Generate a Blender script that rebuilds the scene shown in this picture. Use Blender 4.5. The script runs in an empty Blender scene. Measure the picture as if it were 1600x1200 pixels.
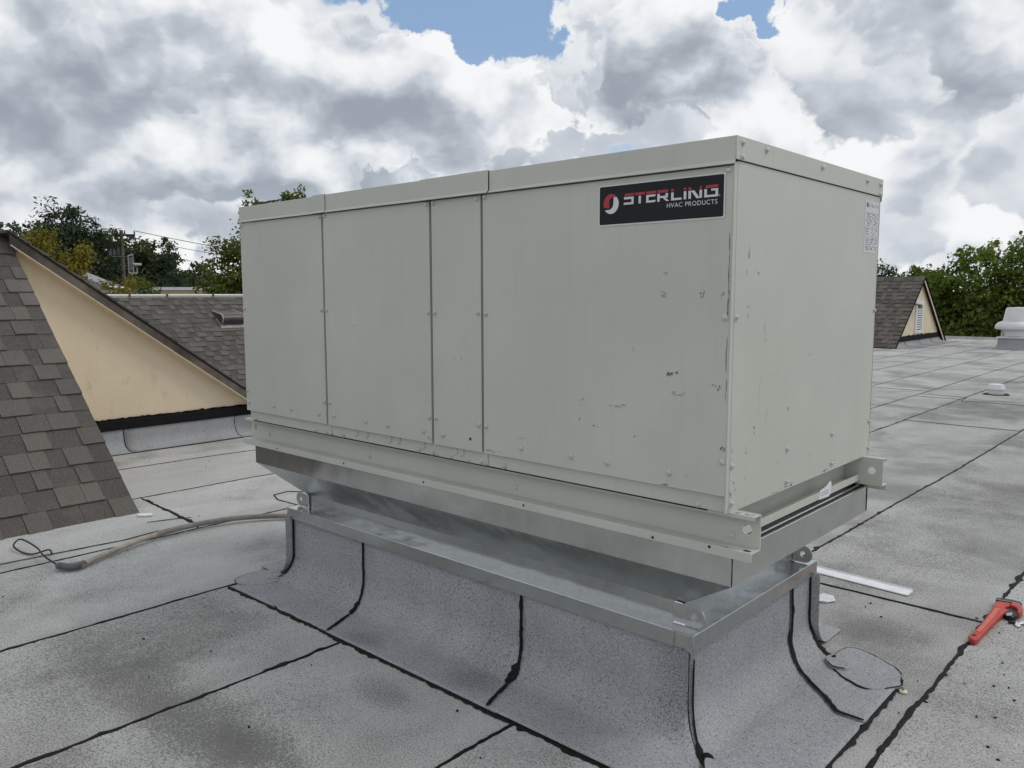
import bpy, bmesh, math, random
from mathutils import Vector, Matrix, Euler
from mathutils import noise as mnoise

random.seed(7)
SC = bpy.context.scene
COL = SC.collection
R = math.radians

# ------------------------------------------------------------------ camera
def make_camera():
    yaw, pitch, roll = 0.74059, -0.11084, -0.00216
    f = Vector((-math.sin(yaw) * math.cos(pitch), math.cos(yaw) * math.cos(pitch), math.sin(pitch)))
    r = Vector((math.cos(yaw), math.sin(yaw), 0.0))
    u = r.cross(f)
    c, s = math.cos(roll), math.sin(roll)
    r2 = r * c + u * s
    u2 = u * c - r * s
    cd = bpy.data.cameras.new('camera')
    cd.sensor_width = 36.0
    cd.lens = 36.0 * 1256.145 / 1600.0
    cd.clip_start = 0.05
    cd.clip_end = 3000.0
    co = bpy.data.objects.new('camera', cd)
    COL.objects.link(co)
    co.matrix_world = Matrix(((r2.x, u2.x, -f.x, 1.1811), (r2.y, u2.y, -f.y, -2.3152),
                              (r2.z, u2.z, -f.z, 1.6), (0, 0, 0, 1)))
    SC.camera = co
make_camera()

# ------------------------------------------------------------------ node helpers
class NT:
    """small wrapper to write node trees as expressions"""
    def __init__(s, tree):
        s.t = tree; s.n = tree.nodes; s.l = tree.links
    def put(s, sock, v):
        if hasattr(v, 'is_output'):
            s.l.new(v, sock)
        elif v is not None:
            if hasattr(sock.default_value, '__len__') and not hasattr(v, '__len__'):
                sock.default_value = [v] * len(sock.default_value)
            elif hasattr(sock.default_value, '__len__') and len(sock.default_value) == 4 and len(v) == 3:
                sock.default_value = (*v, 1)
            else:
                sock.default_value = v
    def m(s, op, a, b=None, c=None, clamp=False):
        n = s.n.new('ShaderNodeMath'); n.operation = op; n.use_clamp = clamp
        for i, v in enumerate((a, b, c)):
            if v is not None: s.put(n.inputs[i], v)
        return n.outputs[0]
    def v(s, op, a, b=None, scale=None):
        n = s.n.new('ShaderNodeVectorMath'); n.operation = op
        s.put(n.inputs[0], a)
        if b is not None: s.put(n.inputs[1], b)
        if scale is not None: s.put(n.inputs['Scale'], scale)
        return n.outputs['Value'] if op in ('LENGTH', 'DOT_PRODUCT', 'DISTANCE') else n.outputs[0]
    def ramp(s, x, a, b, lo=0.0, hi=1.0, smooth=True):
        n = s.n.new('ShaderNodeMapRange'); n.interpolation_type = 'SMOOTHSTEP' if smooth else 'LINEAR'
        s.put(n.inputs['Value'], x); s.put(n.inputs['From Min'], a); s.put(n.inputs['From Max'], b)
        s.put(n.inputs['To Min'], lo); s.put(n.inputs['To Max'], hi)
        return n.outputs[0]
    def noise(s, vec, scale, detail=4, rough=0.5, dist=0.0, out=0, lac=2.0):
        n = s.n.new('ShaderNodeTexNoise')
        if vec is not None: s.put(n.inputs['Vector'], vec)
        n.inputs['Scale'].default_value = scale; n.inputs['Detail'].default_value = detail
        n.inputs['Roughness'].default_value = rough; n.inputs['Distortion'].default_value = dist
        n.inputs['Lacunarity'].default_value = lac
        return n.outputs[out]
    def voro(s, vec, scale, feature='F1', rnd=1.0, detail=0.0, out='Distance', smooth=0.5):
        n = s.n.new('ShaderNodeTexVoronoi'); n.feature = feature
        if vec is not None: s.put(n.inputs['Vector'], vec)
        n.inputs['Scale'].default_value = scale; n.inputs['Randomness'].default_value = rnd
        n.inputs['Detail'].default_value = detail
        if feature == 'SMOOTH_F1': n.inputs['Smoothness'].default_value = smooth
        return n.outputs[out]
    def mix(s, f, a, b, mode='MIX'):
        n = s.n.new('ShaderNodeMix'); n.data_type = 'RGBA'; n.blend_type = mode
        s.put(n.inputs[0], f); s.put(n.inputs[6], a); s.put(n.inputs[7], b)
        return n.outputs[2]
    def map(s, vec, loc=(0, 0, 0), rot=(0, 0, 0), scale=(1, 1, 1)):
        n = s.n.new('ShaderNodeMapping'); s.put(n.inputs[0], vec)
        n.inputs[1].default_value = loc; n.inputs[2].default_value = rot; n.inputs[3].default_value = scale
        return n.outputs[0]
    def bump(s, h, strength=0.3, dist=0.01, normal=None):
        n = s.n.new('ShaderNodeBump'); s.put(n.inputs['Height'], h)
        n.inputs['Strength'].default_value = strength; n.inputs['Distance'].default_value = dist
        if normal is not None: s.put(n.inputs['Normal'], normal)
        return n.outputs[0]
    def sep(s, vec):
        n = s.n.new('ShaderNodeSeparateXYZ'); s.put(n.inputs[0], vec); return n.outputs
    def coord(s, which='Object'):
        return s.n.new('ShaderNodeTexCoord').outputs[which]

# ------------------------------------------------------------------ sky, sun, exposure
SUN_AZ, SUN_EL = 48.0, 54.0          # degrees; azimuth from +Y towards +X

def make_world():
    w = bpy.data.worlds.new('World'); SC.world = w; w.use_nodes = True
    t = NT(w.node_tree); w.node_tree.nodes.clear()
    d = t.coord('Generated')
    d = t.v('NORMALIZE', d)
    sx, sy, sz = t.sep(d)
    sky = t.n.new('ShaderNodeTexSky'); sky.sky_type = 'NISHITA'; sky.sun_disc = False
    sky.sun_elevation = R(SUN_EL); sky.sun_rotation = R(SUN_AZ)
    sky.air_density = 1.0; sky.dust_density = 0.6; sky.ozone_density = 1.6
    # the vault of cloud: three depths of cumulus, each head lit along its upper edge and grey beneath
    p = t.v('MULTIPLY', d, (1.0, 1.0, 1.35))
    curl = t.v('SUBTRACT', t.noise(p, 11.0, 3, 0.55, out=1), (0.5, 0.5, 0.5))
    p = t.v('ADD', p, t.v('SCALE', curl, scale=0.045))
    # places: masses of cloud (+), gaps (-), and heavy bases, as directions in the sky
    ragged = t.v('SUBTRACT', t.noise(d, 8.0, 6, 0.62, out=1), (0.5, 0.5, 0.5))
    dw = t.v('ADD', d, t.v('SCALE', ragged, scale=0.20))
    def place(items):
        acc = None
        for (dx, dy, dz, rad, amp) in items:
            q = t.v('MULTIPLY', t.v('SUBTRACT', dw, (dx, dy, dz)), (1.0, 1.0, 1.9))
            g = t.m('MULTIPLY', t.ramp(t.v('LENGTH', q), rad, 0.0), amp)
            acc = g if acc is None else t.m('ADD', acc, g)
        return acc
    cov = place([(-0.675, 0.672, 0.330, 0.17, -0.62), (-0.632, 0.730, 0.270, 0.13, -0.50), (-0.612, 0.765, 0.200, 0.05, -0.22),
                 (-0.545, 0.815, 0.180, 0.10, -0.28), (-0.415, 0.853, 0.320, 0.08, -0.5), (-0.735, 0.65, 0.145, 0.08, -0.16), (-0.45, 0.87, 0.15, 0.08, -0.15),
                 (-0.76, 0.61, 0.24, 0.26, 0.24), (-0.87, 0.43, 0.22, 0.40, 0.24), (-0.54, 0.80, 0.265, 0.22, 0.36), (-0.47, 0.84, 0.27, 0.2, 0.2),
                 (-0.33, 0.91, 0.23, 0.36, 0.24), (-0.95, 0.25, 0.2, 0.3, 0.20), (-0.9, 0.42, 0.12, 0.30, 0.14)])
    dark = place([(-0.945, 0.26, 0.19, 0.36, 0.75), (-0.785, 0.585, 0.190, 0.22, 0.80), (-0.89, 0.43, 0.125, 0.30, 0.45),
                  (-0.545, 0.80, 0.225, 0.18, 0.75), (-0.25, 0.93, 0.275, 0.22, 0.70), (-0.29, 0.93, 0.185, 0.15, 0.45),
                  (-0.385, 0.89, 0.235, 0.14, 0.35), (-0.95, 0.28, 0.10, 0.25, 0.25), (-0.283, 0.93, 0.232, 0.075, -0.6),
                  (-0.745, 0.64, 0.19, 0.06, -0.45), (-0.86, 0.43, 0.30, 0.20, -0.35), (-0.70, 0.67, 0.25, 0.12, -0.3)])
    low = t.ramp(sz, 0.16, 0.0)                                   # thicker veil of far cloud near the horizon
    dk = t.m('MINIMUM', dark, 0.9)
    GREY, MID, WHITE = (3.0, 3.38, 3.95), (5.5, 5.9, 6.45), (8.5, 8.6, 8.7)
    def tone(s):
        c = t.mix(t.ramp(s, 0.0, 0.55, smooth=False), GREY, MID)
        return t.mix(t.ramp(s, 0.5, 1.0, smooth=False), c, WHITE)
    def layer(scale, off, thr, soft, base, gain, rim, dkw, covw, detail=7):
        q = t.v('ADD', t.v('SCALE', p, scale=scale), off)
        f0 = t.noise(q, 1.0, detail, 0.50)
        f1 = t.noise(t.v('ADD', q, (0.012 * scale, 0.010 * scale, 0.050 * scale)), 1.0, 4, 0.50)
        f = t.m('ADD', f0, t.m('MULTIPLY', cov, covw))
        m_ = t.ramp(f, thr, thr + soft)
        s = t.m('ADD', base, t.m('MULTIPLY', t.m('SUBTRACT', f0, f1), gain))
        s = t.m('ADD', s, t.m('MULTIPLY', t.ramp(f, thr + 0.10, thr + 0.01), rim))
        s = t.m('SUBTRACT', s, t.m('MULTIPLY', dk, dkw))
        s = t.ramp(s, -0.25, 1.05)
        return m_, tone(t.m('MAXIMUM', s, t.m('MULTIPLY', low, 0.5)))
    m1, c1 = layer(3.2, (0.0, 0.0, 0.0), 0.385, 0.09, 0.50, 3.0, 0.12, 0.28, 1.0)
    m2, c2 = layer(4.6, (3.7, 1.9, 5.2), 0.475, 0.050, 0.45, 3.4, 0.24, 0.30, 0.60)
    m3, c3 = layer(6.8, (8.1, 6.3, 2.4), 0.515, 0.040, 0.47, 3.6, 0.28, 0.26, 0.45)
    blue = t.mix(0.55, t.mix(1.0, sky.outputs[0], (1.0, 1.0, 1.0), 'MULTIPLY'), (3.1, 4.6, 6.9))
    haze = t.ramp(sz, 0.30, 0.02, 0.0, 0.75)
    blue = t.mix(haze, blue, (6.6, 6.85, 7.1))
    out = t.mix(m3, t.mix(m2, t.mix(m1, blue, c1), c2), c3)
    bg = t.n.new('ShaderNodeBackground'); t.put(bg.inputs[0], out); bg.inputs[1].default_value = 0.1
    o = t.n.new('ShaderNodeOutputWorld'); t.l.new(bg.outputs[0], o.inputs[0])
    w.cycles.sampling_method = 'NONE'
make_world()

def make_sun():
    l = bpy.data.lights.new('sun', 'SUN'); l.energy = 0.9; l.angle = R(22); l.color = (1.0, 0.96, 0.9)
    o = bpy.data.objects.new('sun', l); COL.objects.link(o)
    az, el = R(SUN_AZ), R(SUN_EL)
    to = Vector((math.sin(az) * math.cos(el), math.cos(az) * math.cos(el), math.sin(el)))
    o.rotation_euler = to.to_track_quat('Z', 'Y').to_euler()
    o.location = (6, -6, 12)
make_sun()
SC.view_settings.view_transform = 'Standard'
SC.view_settings.look = 'None'
SC.view_settings.exposure = 0.12
SC.view_settings.gamma = 1.0
SC.view_settings.use_curve_mapping = False
SC.cycles.use_denoising = True
SC.cycles.use_adaptive_sampling = True
SC.cycles.adaptive_threshold = 0.012
SC.cycles.adaptive_min_samples = 10
SC.cycles.max_bounces = 6
SC.cycles.diffuse_bounces = 3
SC.cycles.glossy_bounces = 4

# ------------------------------------------------------------------ materials
def new_mat(name):
    m = bpy.data.materials.new(name); m.use_nodes = True
    t = NT(m.node_tree); m.node_tree.nodes.clear()
    b = t.n.new('ShaderNodeBsdfPrincipled'); o = t.n.new('ShaderNodeOutputMaterial')
    t.l.new(b.outputs[0], o.inputs[0])
    return m, t, b
def wpos(t):
    return t.n.new('ShaderNodeNewGeometry').outputs['Position']
def objrand(t):
    return t.n.new('ShaderNodeObjectInfo').outputs['Random']
def islrand(t):
    return t.n.new('ShaderNodeNewGeometry').outputs['Random Per Island']

M = {}
def paint_mat():
    m, t, b = new_mat('beige_grey_enamel')
    p = wpos(t)
    big = t.noise(p, 1.7, 3, 0.55)
    streak = t.noise(t.map(p, scale=(9, 9, 0.9)), 2.2, 4, 0.6)
    c = t.mix(t.ramp(big, 0.35, 0.7), (0.495, 0.500, 0.445), (0.535, 0.538, 0.482))
    c = t.mix(t.m('MULTIPLY', t.ramp(streak, 0.52, 0.8), 0.22), c, (0.41, 0.395, 0.33))
    dust = t.noise(p, 60, 3, 0.6)
    c = t.mix(t.m('MULTIPLY', t.ramp(dust, 0.62, 0.75), 0.10), c, (0.28, 0.27, 0.24))
    t.put(b.inputs['Base Color'], c)
    t.put(b.inputs['Roughness'], t.ramp(big, 0.3, 0.7, 0.42, 0.55))
    b.inputs['Specular IOR Level'].default_value = 0.4
    h = t.m('ADD', t.noise(p, 240, 2, 0.5), t.m('MULTIPLY', t.noise(t.map(p, scale=(1, 1, 0.8)), 2.4, 2, 0.5), 14.0))
    t.put(b.inputs['Normal'], t.bump(h, 0.10, 0.0028))
    return m
M['paint'] = paint_mat()

def galv_mat():
    m, t, b = new_mat('galvanised_steel')
    p = wpos(t)
    sp = t.voro(p, 60, 'F1', 1.0, out='Color')
    g = t.sep(sp)[0]
    cl = t.noise(t.map(p, scale=(0.8, 1, 1.6)), 3.0, 4, 0.55)
    sm = t.noise(p, 26, 4, 0.65)
    c = t.mix(g, (0.515, 0.53, 0.522), (0.555, 0.57, 0.562))
    c = t.mix(t.ramp(cl, 0.48, 0.75, 0.0, 0.40), c, (0.42, 0.43, 0.428))
    c = t.mix(t.m('MULTIPLY', t.ramp(sm, 0.60, 0.72), 0.25), c, (0.28, 0.29, 0.285))
    t.put(b.inputs['Base Color'], c)
    b.inputs['Metallic'].default_value = 0.95
    r = t.m('ADD', t.ramp(cl, 0.35, 0.75, 0.14, 0.26), t.m('MULTIPLY', g, 0.03))
    t.put(b.inputs['Roughness'], r)
    t.put(b.inputs['Normal'], t.bump(t.noise(t.map(p, scale=(1, 1, 0.5)), 3.2, 2, 0.45), 0.58, 0.03))
    return m
M['galv'] = galv_mat()

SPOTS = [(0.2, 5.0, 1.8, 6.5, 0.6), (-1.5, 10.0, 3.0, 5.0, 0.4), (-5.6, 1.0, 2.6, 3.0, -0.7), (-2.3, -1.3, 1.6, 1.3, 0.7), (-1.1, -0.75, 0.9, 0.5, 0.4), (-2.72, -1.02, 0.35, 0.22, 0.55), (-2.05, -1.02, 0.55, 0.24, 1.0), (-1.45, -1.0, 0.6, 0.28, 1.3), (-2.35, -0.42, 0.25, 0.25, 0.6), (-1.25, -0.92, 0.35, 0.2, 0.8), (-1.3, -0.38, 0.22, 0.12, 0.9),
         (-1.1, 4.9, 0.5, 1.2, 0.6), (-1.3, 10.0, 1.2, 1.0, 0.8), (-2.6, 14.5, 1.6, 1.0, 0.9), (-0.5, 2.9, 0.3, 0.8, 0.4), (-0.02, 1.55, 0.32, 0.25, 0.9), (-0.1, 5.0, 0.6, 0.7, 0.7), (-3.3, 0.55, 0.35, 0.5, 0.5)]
def membrane_mat(name, ca, cb, stain, spots=()):
    m, t, b = new_mat(name)
    p = wpos(t)
    g1 = t.noise(p, 145, 3, 0.68)                      # mineral granules
    g3 = t.noise(t.map(p, loc=(5.3, 1.7, 2.9)), 120, 3, 0.65)
    wear = t.noise(p, 0.9, 5, 0.6, 0.4)
    mid = t.noise(t.map(p, scale=(1.8, 0.8, 1)), 1.6, 5, 0.6, 0.5)
    fine = t.noise(p, 22, 6, 0.72)
    c = t.mix(t.ramp(mid, 0.3, 0.7), ca, cb)
    c = t.mix(t.m('MULTIPLY', t.ramp(g3, 0.50, 0.66), 0.60), c, tuple(min(1, 1.45 * v) for v in cb))
    # patches where granules are thin: more of the black carrier shows between them
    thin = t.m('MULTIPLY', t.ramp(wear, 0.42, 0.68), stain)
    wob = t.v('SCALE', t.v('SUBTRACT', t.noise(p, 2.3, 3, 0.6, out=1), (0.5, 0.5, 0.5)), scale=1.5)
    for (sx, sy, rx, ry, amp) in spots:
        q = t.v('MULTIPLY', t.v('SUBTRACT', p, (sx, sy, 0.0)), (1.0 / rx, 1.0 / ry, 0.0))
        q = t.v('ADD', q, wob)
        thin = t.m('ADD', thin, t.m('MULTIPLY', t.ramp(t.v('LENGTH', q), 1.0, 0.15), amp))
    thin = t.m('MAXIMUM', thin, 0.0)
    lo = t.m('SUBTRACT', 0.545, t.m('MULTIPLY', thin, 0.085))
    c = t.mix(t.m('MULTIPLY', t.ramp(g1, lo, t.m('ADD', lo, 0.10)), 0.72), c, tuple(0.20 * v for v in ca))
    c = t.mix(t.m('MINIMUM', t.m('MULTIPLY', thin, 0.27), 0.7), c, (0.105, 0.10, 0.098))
    lost = t.m('MULTIPLY', t.ramp(t.m('ADD', t.m('MULTIPLY', wear, 0.45), t.m('MULTIPLY', fine, 0.6)), 0.60, 0.68), 0.55 * stain)
    c = t.mix(lost, c, (0.085, 0.082, 0.08))
    rust = t.m('MULTIPLY', t.ramp(t.noise(t.map(p, loc=(9, 2, 4)), 1.3, 4, 0.6), 0.58, 0.75), 0.22)
    c = t.mix(rust, c, (0.30, 0.26, 0.215))
    c = t.mix(t.ramp(objrand(t), 0, 1, 0.0, 0.16), c, tuple(0.8 * v for v in ca))
    t.put(b.inputs['Base Color'], c)
    b.inputs['Roughness'].default_value = 0.92
    b.inputs['Specular IOR Level'].default_value = 0.25
    h = t.m('ADD', g1, t.m('MULTIPLY', t.noise(t.map(p, scale=(1, 0.6, 1)), 2.2, 3, 0.5), 6.0))
    t.put(b.inputs['Normal'], t.bump(h, 0.5, 0.004))
    return m
M['roof'] = membrane_mat('granulated_roof_membrane', (0.390, 0.388, 0.372), (0.485, 0.482, 0.464), 1.0, SPOTS)
M['flash'] = membrane_mat('granulated_flashing', (0.305, 0.312, 0.322), (0.370, 0.378, 0.390), 0.4, [(-1.75, -0.12, 0.18, 0.12, 0.8), (-1.05, -0.08, 0.2, 0.12, 0.7), (-0.25, 0.10, 0.16, 0.08, 0.7)])

def simple(name, col, rough=0.6, metal=0.0, var=0.25, scale=8.0, bump=0.0, bscale=60, spec=0.5):
    m, t, b = new_mat(name)
    p = wpos(t)
    n = t.noise(p, scale, 5, 0.6)
    c = t.mix(t.ramp(n, 0.3, 0.72), tuple(v * (1 - var) for v in col), tuple(min(1, v * (1 + var * 0.6)) for v in col))
    t.put(b.inputs['Base Color'], c)
    b.inputs['Roughness'].default_value = rough; b.inputs['Metallic'].default_value = metal
    b.inputs['Specular IOR Level'].default_value = spec
    if bump:
        t.put(b.inputs['Normal'], t.bump(t.noise(p, bscale, 3, 0.6), bump, 0.006))
    return m
M['tar'] = simple('bitumen', (0.010, 0.0095, 0.009), 0.7, 0, 0.4, 40, 0.6, 90, 0.2)
M['tarbase'] = simple('bitumen_underlay', (0.022, 0.021, 0.02), 0.8)
M['dark'] = simple('dark_gap', (0.03, 0.031, 0.03), 0.8)
M['fascia'] = simple('weathered_rake_board', (0.11, 0.088, 0.072), 0.8, 0, 0.75, 2.0, 0.2, 30)
M['blacktrim'] = simple('black_bitumen_band', (0.010, 0.010, 0.011), 0.75, 0, 0.3, 20, 0.3, 40, 0.15)
M['white'] = simple('white_paint', (0.74, 0.75, 0.76), 0.5, 0, 0.08, 5)
M['offwhite'] = simple('off_white_coping', (0.66, 0.63, 0.57), 0.6, 0, 0.12, 4)
M['vent_white'] = simple('white_coated_metal', (0.66, 0.67, 0.67), 0.45, 0, 0.10, 3)
M['alu'] = simple('white_coated_strip', (0.80, 0.81, 0.82), 0.4, 0.0, 0.08, 20)
M['chrome'] = simple('chromed_steel', (0.75, 0.75, 0.76), 0.18, 1.0, 0.06, 30)
M['zinc'] = simple('zinc_screw', (0.56, 0.565, 0.54), 0.40, 0.4, 0.2, 200)
def red_mat():
    m, t, b = new_mat('worn_red_enamel')
    p = wpos(t)
    c = t.mix(t.ramp(t.noise(p, 30, 4, 0.6), 0.35, 0.7), (0.40, 0.035, 0.022), (0.56, 0.055, 0.035))
    c = t.mix(t.m('MULTIPLY', t.ramp(t.noise(p, 70, 4, 0.7), 0.58, 0.66), 0.7), c, (0.10, 0.03, 0.025))
    c = t.mix(t.m('MULTIPLY', t.ramp(t.noise(p, 45, 5, 0.7), 0.63, 0.67), 0.8), c, (0.25, 0.24, 0.23))
    t.put(b.inputs['Base Color'], c); b.inputs['Roughness'].default_value = 0.5
    t.put(b.inputs['Normal'], t.bump(t.noise(p, 120, 3, 0.6), 0.25, 0.004))
    return m
M['red'] = red_mat()
M['redlight'] = simple('red_enamel_worn', (0.60, 0.12, 0.085), 0.5, 0, 0.2, 25)
M['iron'] = simple('black_forged_steel', (0.02, 0.02, 0.02), 0.4, 0.5, 0.3, 60)
M['brown'] = simple('brown_painted_metal', (0.075, 0.052, 0.05), 0.38, 0.0, 0.25, 6)
M['hose'] = simple('grey_flexible_conduit', (0.29, 0.265, 0.235), 0.55, 0.15, 0.25, 12)
M['hose_tan'] = simple('tan_flexible_conduit', (0.42, 0.37, 0.31), 0.6, 0.0, 0.2, 12)
M['fitting'] = simple('grey_fitting', (0.12, 0.122, 0.128), 0.5, 0.3, 0.25, 30)
M['wire'] = simple('dark_wire', (0.035, 0.028, 0.022), 0.6, 0.0)
M['paper'] = simple('white_paper', (0.72, 0.72, 0.73), 0.8, 0, 0.08, 60)
M['cream'] = simple('cream_plastic', (0.62, 0.62, 0.46), 0.5)
M['black_vinyl'] = simple('black_vinyl', (0.0105, 0.0105, 0.013), 0.45, 0, 0.2, 4, 0, 60, 0.25)
M['vinyl_white'] = simple('white_vinyl', (0.62, 0.63, 0.64), 0.4, 0, 0.05)
M['vinyl_red'] = simple('red_vinyl', (0.36, 0.022, 0.035), 0.4, 0, 0.1)
M['ink'] = simple('grey_ink', (0.16, 0.165, 0.17), 0.6)
M['label'] = simple('white_label', (0.60, 0.62, 0.64), 0.5, 0, 0.04)
M['primer'] = simple('chipped_paint', (0.16, 0.155, 0.142), 0.7, 0, 0.4, 90)
M['rub'] = simple('rubbed_and_shaded_paint', (0.34, 0.34, 0.305), 0.7, 0, 0.25, 60)
M['scuffpale'] = simple('pale_rub', (0.50, 0.505, 0.465), 0.7, 0, 0.15, 60)
M['trunk'] = simple('bark', (0.06, 0.048, 0.038), 0.9, 0, 0.4, 5)
M['pole'] = simple('weathered_pole', (0.13, 0.115, 0.10), 0.9, 0, 0.3, 2)
M['steelgrey'] = simple('pale_grey_steel', (0.34, 0.345, 0.35), 0.5, 0.2)
M['cable'] = simple('black_cable', (0.055, 0.057, 0.06), 0.7)
M['tan'] = simple('tan_fascia', (0.50, 0.37, 0.235), 0.8, 0, 0.1, 0.6)
M['cement'] = simple('cement_wall', (0.34, 0.31, 0.27), 0.9, 0, 0.15, 1.0)
M['greyroof'] = simple('grey_shingles_far', (0.30, 0.30, 0.31), 0.9, 0, 0.3, 6)
M['glass'] = simple('dark_window', (0.05, 0.06, 0.07), 0.15)
M['bluewhite'] = simple('pale_blue_panel', (0.50, 0.56, 0.60), 0.5)
M['asphalt'] = simple('asphalt', (0.055, 0.055, 0.056), 0.9, 0, 0.3, 0.4)

def stucco_mat():
    m, t, b = new_mat('cream_stucco')
    p = wpos(t)
    n = t.noise(p, 1.1, 5, 0.6)
    c = t.mix(t.ramp(n, 0.3, 0.7), (0.68, 0.565, 0.405), (0.74, 0.625, 0.46))
    st = t.noise(t.map(p, scale=(1, 2.2, 0.8)), 3.0, 6, 0.68, 0.5)
    c = t.mix(t.m('MULTIPLY', t.ramp(st, 0.56, 0.74), 0.45), c, (0.42, 0.33, 0.23))
    fl = t.noise(t.map(p, loc=(4, 1, 2), scale=(1, 3, 1)), 9.0, 4, 0.6)
    c = t.mix(t.m('MULTIPLY', t.ramp(fl, 0.66, 0.76), 0.4), c, (0.25, 0.2, 0.15))
    t.put(b.inputs['Base Color'], c); b.inputs['Roughness'].default_value = 0.92
    t.put(b.inputs['Normal'], t.bump(t.noise(p, 70, 4, 0.65), 0.7, 0.008))
    return m
M['stucco'] = stucco_mat()

def shingle_mat(name, a, bcol, dark, source):
    m, t, b = new_mat(name)
    p = wpos(t)
    rnd = objrand(t) if source == 'obj' else islrand(t)
    c = t.mix(rnd, a, bcol)
    g = t.noise(p, 190, 2, 0.6)
    c = t.mix(t.m('MULTIPLY', t.ramp(g, 0.50, 0.68), 0.5), c, dark)
    lt = t.noise(p, 260, 1, 0.5)
    c = t.mix(t.m('MULTIPLY', t.ramp(lt, 0.60, 0.70), 0.65), c, (0.33, 0.31, 0.285))
    w = t.noise(p, 2.4, 5, 0.65)
    c = t.mix(t.m('MULTIPLY', t.ramp(w, 0.5, 0.72), 0.35), c, (0.17, 0.155, 0.14))
    t.put(b.inputs['Base Color'], c); b.inputs['Roughness'].default_value = 0.93
    b.inputs['Specular IOR Level'].default_value = 0.2
    t.put(b.inputs['Normal'], t.bump(g, 0.5, 0.003))
    return m
M['shingle'] = shingle_mat('asphalt_shingle', (0.132, 0.122, 0.107), (0.102, 0.093, 0.082), (0.030, 0.027, 0.023), 'obj')
M['shingle_dark'] = shingle_mat('asphalt_shingle_dark', (0.094, 0.085, 0.075), (0.073, 0.066, 0.058), (0.024, 0.021, 0.018), 'obj')
M['shingle_stuff'] = shingle_mat('asphalt_shingle_field', (0.140, 0.124, 0.108), (0.070, 0.061, 0.053), (0.034, 0.03, 0.026), 'isl')

def leaf_mat(name, a, b_, c_, trans=0.3):
    m = bpy.data.materials.new(name); m.use_nodes = True
    t = NT(m.node_tree); m.node_tree.nodes.clear()
    r = islrand(t)
    p = wpos(t)
    col = t.mix(r, a, b_)
    cl = t.noise(p, 0.8, 3, 0.55)
    col = t.mix(t.ramp(cl, 0.42, 0.68), col, c_)
    bs = t.n.new('ShaderNodeBsdfPrincipled'); t.put(bs.inputs['Base Color'], col)
    bs.inputs['Roughness'].default_value = 0.6; bs.inputs['Specular IOR Level'].default_value = 0.3
    tr = t.n.new('ShaderNodeBsdfTranslucent'); t.put(tr.inputs[0], t.mix(1.0, col, (1.3, 1.4, 0.7), 'MULTIPLY'))
    mx = t.n.new('ShaderNodeMixShader'); mx.inputs[0].default_value = trans
    t.l.new(bs.outputs[0], mx.inputs[1]); t.l.new(tr.outputs[0], mx.inputs[2])
    o = t.n.new('ShaderNodeOutputMaterial'); t.l.new(mx.outputs[0], o.inputs[0])
    return m
M['leaf_dark'] = leaf_mat('dark_green_leaves', (0.036, 0.058, 0.024), (0.085, 0.115, 0.042), (0.05, 0.072, 0.028), 0.3)
M['leaf_conifer'] = leaf_mat('blackish_green_needles', (0.026, 0.044, 0.025), (0.058, 0.082, 0.038), (0.036, 0.054, 0.028), 0.2)
M['leaf_yellow'] = leaf_mat('yellow_green_leaves', (0.17, 0.140, 0.018), (0.29, 0.225, 0.03), (0.12, 0.115, 0.02), 0.35)
M['leaf_mid'] = leaf_mat('mid_green_leaves', (0.065, 0.095, 0.018), (0.16, 0.18, 0.035), (0.09, 0.10, 0.02), 0.35)
M['leaf_right'] = leaf_mat('fresh_green_leaves', (0.070, 0.115, 0.020), (0.20, 0.255, 0.050), (0.105, 0.145, 0.028), 0.42)
M['leaf_gold'] = leaf_mat('golden_leaves', (0.24, 0.19, 0.03), (0.34, 0.25, 0.035), (0.2, 0.15, 0.02), 0.35)

def ground_mat():
    m, t, b = new_mat('lawn_and_lot')
    p = wpos(t)
    n = t.noise(p, 0.05, 4, 0.6)
    c = t.mix(t.ramp(n, 0.45, 0.55), (0.05, 0.075, 0.025), (0.07, 0.069, 0.068))
    c = t.mix(t.m('MULTIPLY', t.noise(p, 3, 3, 0.6), 0.4), c, (0.03, 0.04, 0.02))
    t.put(b.inputs['Base Color'], c); b.inputs['Roughness'].default_value = 0.95
    return m
M['ground'] = ground_mat()

# ------------------------------------------------------------------ building blocks
def tag(o, label=None, cat=None, group=None, kind=None):
    if label: o['label'] = label
    if cat: o['category'] = cat
    if group: o['group'] = group
    if kind: o['kind'] = kind
    return o
ORG = {}
def thing(name, loc, label, cat, group=None):
    o = bpy.data.objects.new(name, None); COL.objects.link(o)
    o.location = loc; o.empty_display_size = 0.1
    ORG[o.name] = Vector(loc)
    return tag(o, label, cat, group)
def org(o):
    return ORG.get(o.name, Vector((0, 0, 0))) if o is not None else Vector((0, 0, 0))

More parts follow.
